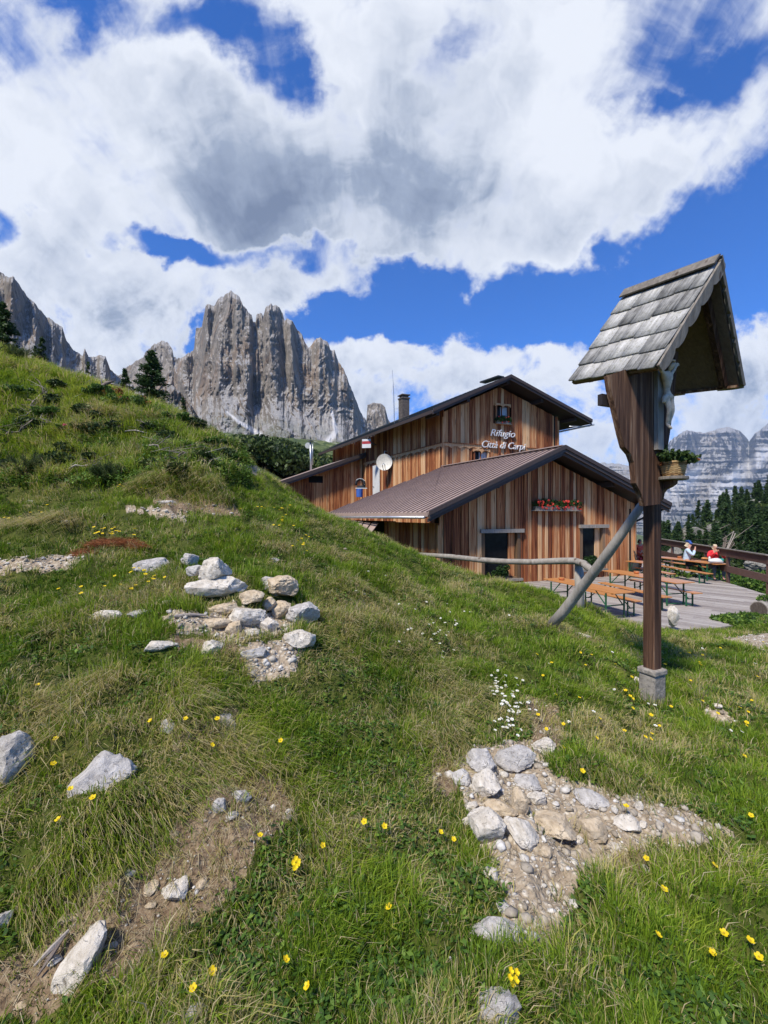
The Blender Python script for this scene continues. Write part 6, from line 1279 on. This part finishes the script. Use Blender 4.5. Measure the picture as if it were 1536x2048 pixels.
def mounds(name, pts, n, size, mat, label, cat=None, kind=None, elong=1.8, group=None, origin=None):
    o = leafcloud([p[:3] for p in pts], [p[3:6] for p in pts], n, size, mat, name, elong=elong, up=.4, shell=.55, origin=origin); return tag(o, label, cat, group, kind)
pts = []
for _ in range(170):
    px_ = random.uniform(455, 665); d = random.uniform(40, 66); x_ = (px_ - 768) / FPX * d; g_ = float(gz(np.array([x_]), np.array([d]))[0]); tp = np.interp(px_, [455, 480, 560, 600, 660], [893, 876, 880, 890, 915]) + random.uniform(0, 26); zc = (HZ - tp) / FPX * d
    pts.append((x_, d, min(g_ + 1.9, zc - .6) if zc > g_ else g_ + .3, 1.7, 1.7, 1.15))
mounds('dwarf_pine_thicket', pts, 90000, .26, MUGO, 'dark dwarf pine thicket behind the annex', kind='stuff')
pts = []
for _ in range(60):
    px_ = random.uniform(325, 470); d = random.uniform(26, 40); x_ = (px_ - 768) / FPX * d; g_ = float(gz(np.array([x_]), np.array([d]))[0]); pts.append((x_, d, g_ + .2, .8, .8, .5))
mounds('dwarf_pine_scrub', pts, 22000, .13, MUGO, 'low dark dwarf pine scrub on the back of the crest', kind='stuff')
for (px_, py_, rad, lb, s_) in ((58, 935, .42, 'young dwarf pine with long green needles at the left edge', 1), (215, 945, .26, 'smaller soft dwarf pine seedling right of the left-edge one', 2), (24, 700, .5, 'reddish-brown and dark shrub on the left skyline', 3)):
    g_ = ghit(px_, py_ + 18); t_ = thing('dwarf_pine', lb, 'shrub', tuple(g_)); cs = []; m = MB()
    for i in range(26):
        q = random.uniform(0, 6.28); e = random.uniform(.15, 1.3); L_ = rad * random.uniform(.6, 1.1); d_ = Vector((math.cos(q) * math.cos(e), math.sin(q) * math.cos(e), math.sin(e) * .8)); m.tube([g_, g_ + d_ * L_ * .6, g_ + d_ * L_ + Vector((0, 0, .04))], [.010, .007, .004], 5)
        for k in range(5): cs.append(g_ + d_ * L_ * (.4 + .15 * k) + Vector((0, 0, .02)))
    m.build('branches', BARK, t_); cs = np.array([tuple(c) for c in cs]); n = 9000; k = rng.integers(0, len(cs), n); nd = rng.normal(size=(n, 3)) + (cs[k] - np.array(tuple(g_))) / rad * 1.4 + np.array([0, 0, .5]); nd /= np.linalg.norm(nd, axis=1)[:, None]
    p = cs[k] + rng.normal(0, .018, (n, 3)); b = np.cross(nd, rng.normal(size=(n, 3))); b /= np.linalg.norm(b, axis=1)[:, None]; L_ = rng.uniform(.035, .075, n)[:, None]
    npmesh('needles', np.stack([p - b * .0022, p + b * .0022, p + nd * L_], 1).reshape(-1, 3), [np.arange(n * 3).reshape(-1, 3)], MUGO, {'rnd': np.repeat(np.clip(rng.uniform(.3, 1.0, n) + rng.uniform(-.2, .2, len(cs))[k], 0, 1), 3)}, parent=t_)
# alpine roses and other leafy shrublets on the wild slope
shr_list = [((95, 826), 'low alpine rose with one pink bloom on the upper left slope', 60, 1), ((258, 806), 'reddish alpine rose thicket with pink blooms under the big larch', 70, 3), ((150, 852), 'small alpine rose with a pink bloom mid-slope', 45, 1), ((392, 898), 'alpine rose bush near the crest with a pink bloom', 50, 1), ((205, 785), 'russet leafless-looking bush below the skyline driftwood', 60, 2), ((330, 880), 'green leafy shrublet on the slope', 55, 0), ((455, 915), 'dark leafy shrub on the crest before the thicket', 45, 0), ((20, 780), 'bright leafy shrublet at the far left slope', 60, 0), ((350, 835), 'broad-leaved green bush under the crest', 55, 0), ((430, 880), 'grey-green twiggy shrub on the crest', 40, 0)]
for (c, lb, wp_, bl) in shr_list:
    g_ = ghit(c[0], c[1] + 10); t_ = thing('alpine_rose' if bl else 'leafy_shrub', lb, 'shrub', tuple(g_), 'shrubs on the left slope'); w_ = wp_ / FPX * g_.y; cs = [g_ + Vector((random.uniform(-.5, .5) * w_, random.uniform(-.4, .4) * w_, random.uniform(.04, .20) * w_ + .03)) for _ in range(16)]
    leafcloud(cs, [(.13 * w_, .13 * w_, .10 * w_)] * 16, 2200, .030, LEAFG, 'foliage', t_, elong=1.5, up=.4, rndlo=0, rndhi=.9)
    m = MB()
    for i in range(16): q = random.uniform(0, 6.28); e = g_ + Vector((math.cos(q) * w_ * .45, math.sin(q) * w_ * .3, random.uniform(.10, .38) * w_)); m.tube([g_ + Vector((random.uniform(-.2, .2) * w_, 0, 0)), g_.lerp(e, .6) + Vector((0, 0, .03)), e], [.006, .004, .002], 4)
    m.build('twigs', DEADW if bl == 0 else BARK, t_)
    if bl:
        leafcloud([g_ + Vector((random.uniform(-.35, .35) * w_, -.1, random.uniform(.2, .34) * w_)) for _ in range(bl)], [(.028, .028, .022)] * bl, 60 * bl, .020, PINK, 'blossom', t_)
        if bl > 1: leafcloud([g_ + Vector((random.uniform(-.6, .6) * w_, 0, random.uniform(.1, .35) * w_)) for _ in range(14)], [(.07, .07, .05)] * 14, 1300, .022, RUST, 'russet_leaves', t_)
rn_ = [((62, 745), (90, 800)), ((95, 790), (60, 830)), ((60, 820), (95, 790)), ((150, 800), (200, 780)), ((280, 850), (315, 882)), ((325, 870), (345, 840)), ((140, 945), (200, 943)), ((80, 850), (120, 862)), ((330, 930), (380, 925)), ((400, 935), (445, 942)), ((20, 850), (75, 835)), ((230, 870), (300, 880)), ((10, 880), (50, 872)), ((290, 900), (330, 915))]
BRL = ['bent grey branch near the left edge under the skyline shrub', 'forked grey branch rising left of the middle of the wild slope', 'thin grey branch below the upper pink bloom', 'grey branch running up to the skyline driftwood', 'dark bare branch hanging down the slope in the middle', 'short dark branch left of the leafy crest shrublet', 'long thin pale branch right of the left-edge dwarf pine', 'grey branch between the two small pink blooms', 'pale branch low above the hanging grass bank', 'pale branch lying just over the bank, right of the other', 'grey branch above the left-edge dwarf pine', 'long branch across the middle of the wild slope', 'short branch touching the left photo edge', 'short grey branch over the middle of the hanging grass']
for i, (p0, p1) in enumerate(rn_):
    a, b = ghit(*p0), ghit(*p1); a = a + Vector((0, 0, .04)); b = b + Vector((0, 0, .12)); m = MB(); ps = [a.lerp(b, k / 5) + Vector((random.uniform(-.03, .03), random.uniform(-.03, .03), random.uniform(0, .07))) for k in range(6)]; m.tube(ps, [.016, .014, .013, .011, .009, .004], 6, wob=.2)
    for k in range(4): q = ps[random.randint(1, 4)]; m.tube([q, q + Vector((random.uniform(-.2, .2), random.uniform(-.1, .1), random.uniform(0, .18))), q + Vector((random.uniform(-.3, .3), random.uniform(-.1, .1), random.uniform(.02, .22)))], [.007, .005, .002], 5)
    o = m.build('dead_branch', DEADW, origin=tuple(a), smooth=True); tag(o, BRL[i], 'branch', 'dead branches on the slope')
a = ghit(212, 792); m = MB(); base_ = a + Vector((0, 0, 0)); dfl = [P(192, 790, a.y), P(200, 776, a.y), P(214, 766, a.y - .1), P(228, 762, a.y - .1)]; m.tube(dfl, [.03, .04, .045, .012], 8, wob=.15)
for p0, p1 in (((205, 772), (201, 752)), ((214, 766), (236, 770)), ((214, 766), (219, 758)), ((200, 776), (188, 768))): m.tube([P(*p0, a.y), P(*p1, a.y)], [.02, .006], 6)
tag(m.build('driftwood_log', DEADW, origin=tuple(a), smooth=True), 'twisted brown dead wood sticking up on the left skyline', 'dead wood')
# extra dry twiggy stuff
x, y, r = scatter(60000, 5.5, 11, .4); z = gz(x, y); px, py = topx(x, y, z); keep = (px < 480) & (py < 960) & (rng.random(len(x)) < .5); x, y, z = x[keep][:9500], y[keep][:9500], z[keep][:9500]; n = len(x); a = rng.uniform(0, 6.28, n)
blades(x, y, z + .03, rng.uniform(.10, .38, n), np.stack([np.cos(a), np.sin(a)], -1) * rng.uniform(.4, 1.1, n)[:, None], np.full(n, .007), np.where(rng.random(n) < .6, rng.uniform(.75, 1, n), rng.uniform(.4, .7, n)), 'dry_undergrowth', GRASS, 'dry stems and twigs in the wild growth of the slope', curl=1.1)
x, y, r = scatter(60000, 5.5, 11, .4); z = gz(x, y); px, py = topx(x, y, z); pn = fbm(x * 1.6, y * 1.6, s=201, o=3); keep = (px < 500) & (py < 975) & (pn > .50); x, y, z = x[keep][:9000], y[keep][:9000], z[keep][:9000]; n = len(x)
c_ = np.repeat(np.stack([x, y, z + .07], -1), 7, 0) + rng.normal(0, 1, (n * 7, 3)) * np.array([.05, .05, .045]); a = rng.uniform(0, 6.28, n * 7); s_ = rng.uniform(.010, .022, n * 7)
ux = np.stack([np.cos(a), np.sin(a), rng.uniform(-.2, .9, n * 7)], -1) * s_[:, None] * 1.4; uy = np.stack([-np.sin(a), np.cos(a), rng.uniform(-.3, .3, n * 7)], -1) * s_[:, None] * .7
tag(npmesh('undergrowth', np.stack([c_ - ux, c_ + uy, c_ + ux, c_ - uy], 1).reshape(-1, 3), [np.arange(n * 28).reshape(-1, 4)], LEAFG, {'rnd': np.repeat(np.clip(rng.normal(.6, .25, n * 7), 0, 1), 4)}), 'leafy green undergrowth on the wild upper slope', kind='stuff')
pts = []
for _ in range(34):
    g_ = ghit(random.uniform(0, 480), random.uniform(770, 960)); w_ = random.uniform(.10, .28); pts.append((g_.x, g_.y, g_.z + .06, w_, w_, w_ * .55))
mounds('low_scrub', pts, 26000, .034, MUGO, 'scattered low dark scrub on the wild upper slope', kind='stuff', elong=1.7)
# rusty dead conifer branch
g_ = ghit(235, 1098); cs = [ghit(175 + 10 * i, 1103 - 14 * math.sin(i / 12 * 3.1) + random.uniform(-3, 3)) + Vector((0, 0, .03)) for i in range(12)] + [ghit(165 + 5 * i, 1112) + Vector((0, 0, .02)) for i in range(4)]
n = 7000; ca = np.array([tuple(c) for c in cs]); k = rng.integers(0, len(ca), n); p = ca[k] + rng.normal(0, 1, (n, 3)) * np.array([.035, .05, .018]); nd = rng.normal(size=(n, 3)) * np.array([.5, .35, .35]) + np.array([-.8, -.3, .12]); nd /= np.linalg.norm(nd, axis=1)[:, None]; b = np.cross(nd, rng.normal(size=(n, 3))); b /= np.linalg.norm(b, axis=1)[:, None]
o = npmesh('dead_needle_branch', np.stack([p - b * .0016, p + b * .0016, p + nd * rng.uniform(.03, .07, n)[:, None]], 1).reshape(-1, 3), [np.arange(n * 3).reshape(-1, 3)], RUST, {'rnd': np.repeat(rng.random(n), 3)}, origin=tuple(g_)); tag(o, 'rust-brown dead conifer branch lying left of the cairn', 'branch')

HILLR = rock_mat('hill_rock', (.07, .075, .05), (.20, .19, .165), (.40, .38, .345))
# forest on the hill across, right of the hut
protos = []
for i, (h_, r_) in enumerate(((7.5, 1.9), (9, 2.1), (6, 1.7), (8, 1.6), (5, 1.6))):
    V, F, rn, _ = conifer(h_, r_ * 1.05, 80, 34, 50 + i, .36, bare_=.10); nv_ = len(V); Tm = MB(); Tm.tube([(0, 0, -1), (0, 0, h_ * .96)], [.16, .03], 5); tv = np.array(Tm.v)
    V = np.concatenate([V, tv]); quads = np.array([f for f in Tm.f if len(f) == 4]) + nv_; o = npmesh('conifer_tree', V, [F, quads], LARCH, {'rnd': np.concatenate([rn, np.full(len(tv), .1)])}); protos.append(o)
fl_ = []; tries = 0
while len(fl_) < 170 and tries < 4000:
    tries += 1; px_ = random.uniform(1318, 1640); d = random.uniform(52, 128); x_ = (px_ - 768) / FPX * d; g_ = float(gz(np.array([x_]), np.array([d]))[0]); py_ = HZ - g_ / d * FPX
    if py_ > 1165 or vn(np.array([x_ * .11]), np.array([d * .11]), s=900)[0] < .30: continue
    fl_.append((x_, d, g_))
for i, (x_, y_, z_) in enumerate(fl_):
    p_ = protos[i % 5]; o = p_ if i < 5 else p_.copy()
    if i >= 5: C.objects.link(o)
    k = random.uniform(.45, .95); o.location = (x_, y_, z_ - .3); o.scale = (k, k, k * random.uniform(.9, 1.15)); o.rotation_euler = (0, 0, random.uniform(0, 6.28)); hh2 = (7.5, 9, 6, 8, 5)[i % 5] * k; ppx = 768 + FPX * x_ / y_; tag(o, ('tall', 'middling', 'short')[0 if hh2 > 7 else 1 if hh2 > 4.8 else 2] + ' dark ' + ('larch', 'spruce', 'broad conifer', 'slim conifer', 'young conifer')[i % 5] + (' high on the wooded hill' if y_ > 104 else ' halfway up the wooded hill' if y_ > 80 else ' low on the wooded hill above the railing') + (' near the shrine post' if ppx < 1380 else ' behind the diners' if ppx < 1450 else ' toward the right edge' if ppx < 1540 else ' past the right edge'), 'tree', 'trees of the hillside wood')
pts = []
for _ in range(150):
    px_ = random.uniform(1300, 1620); d = random.uniform(27, 100); x_ = (px_ - 768) / FPX * d; g_ = float(gz(np.array([x_]), np.array([d]))[0]); s_ = d * .022; pts.append((x_, d, g_ + s_ * .2, s_ * 1.5, s_ * 1.5, s_ * .9))
mounds('hillside_scrub', pts, 60000, .55, MUGO, 'dark scrub covering the wooded hillside', kind='stuff')
pts = []
for _ in range(46):
    px_ = random.uniform(1320, 1600); d = random.uniform(19, 27); x_ = (px_ - 768) / FPX * d; pts.append((x_, d, (HZ - 1185 + random.uniform(0, 30)) / FPX * d, .8, .8, .55))
for _ in range(20): d = random.uniform(11.6, 12.6); pts.append((( random.uniform(1450, 1600) - 768) / FPX * d * .93, d * .93, DZ - .02, .35, .3, .12))
mounds('terrace_shrubbery', pts, 26000, .10, LEAFG, 'green shrubbery around the terrace edge and under its railing', kind='stuff', elong=1.4)
for i, (px_, py_, d, w_, h_, lb) in enumerate(((1392, 1078, 84, 62, 44, 'pale limestone outcrop low among the trees'), (1470, 1092, 76, 74, 34, 'pale limestone outcrop just above the terrace railing at right'), (1500, 1022, 100, 56, 40, 'whitish rock patch high in the wood'), (1528, 1050, 92, 40, 40, 'whitish rock patch at the right edge of the wood'), (1440, 1055, 92, 40, 26, 'small pale outcrop in the middle of the wood'), (1352, 1108, 66, 36, 26, 'pale rock lump behind the diners\' table'), (1520, 1130, 50, 60, 26, 'rough pale rock beneath the right end of the railing'))):
    q = P(px_, py_, d); o = rock_mesh(w_ / FPX * d, w_ / FPX * d * .8, h_ / FPX * d * 1.2, 300 + i, mat=HILLR, name='rock_outcrop', loc=tuple(q), rough=.35); tag(o, lb, 'rock', 'rock outcrops on the wooded hill')
gq = P(1445, 1090, 60); m = MB()
for k in range(12): m.tube([gq + Vector((0, 0, -2)), gq + Vector((random.uniform(-2, 2.5), 0, random.uniform(-.5, 2.2))), gq + Vector((random.uniform(-4, 5), 0, random.uniform(-1, 3)))], [.12, .06, .02], 4)
tag(m.build('dead_tree', DEADW, origin=tuple(gq)), 'bare grey dead tree between the two diners beyond the railing', 'tree')

# ------------------------------------------------------------------ air
hz_m = bpy.data.materials.new('haze'); hz_m.use_nodes = True; t = NT(hz_m.node_tree)
pv = t.n('ShaderNodeVolumePrincipled', {'Color': (.55, .74, 1.0, 1), 'Density': 6.5e-5, 'Anisotropy': 0.0}); ou = t.n('ShaderNodeOutputMaterial'); t.t.links.new(pv.outputs[0], ou.inputs['Volume'])
m = MB(); m.abox(-12000, 12000, -12000, 12000, -700, 1120); o = m.build('haze', hz_m); tag(o, 'thin blue mountain air', kind='stuff')
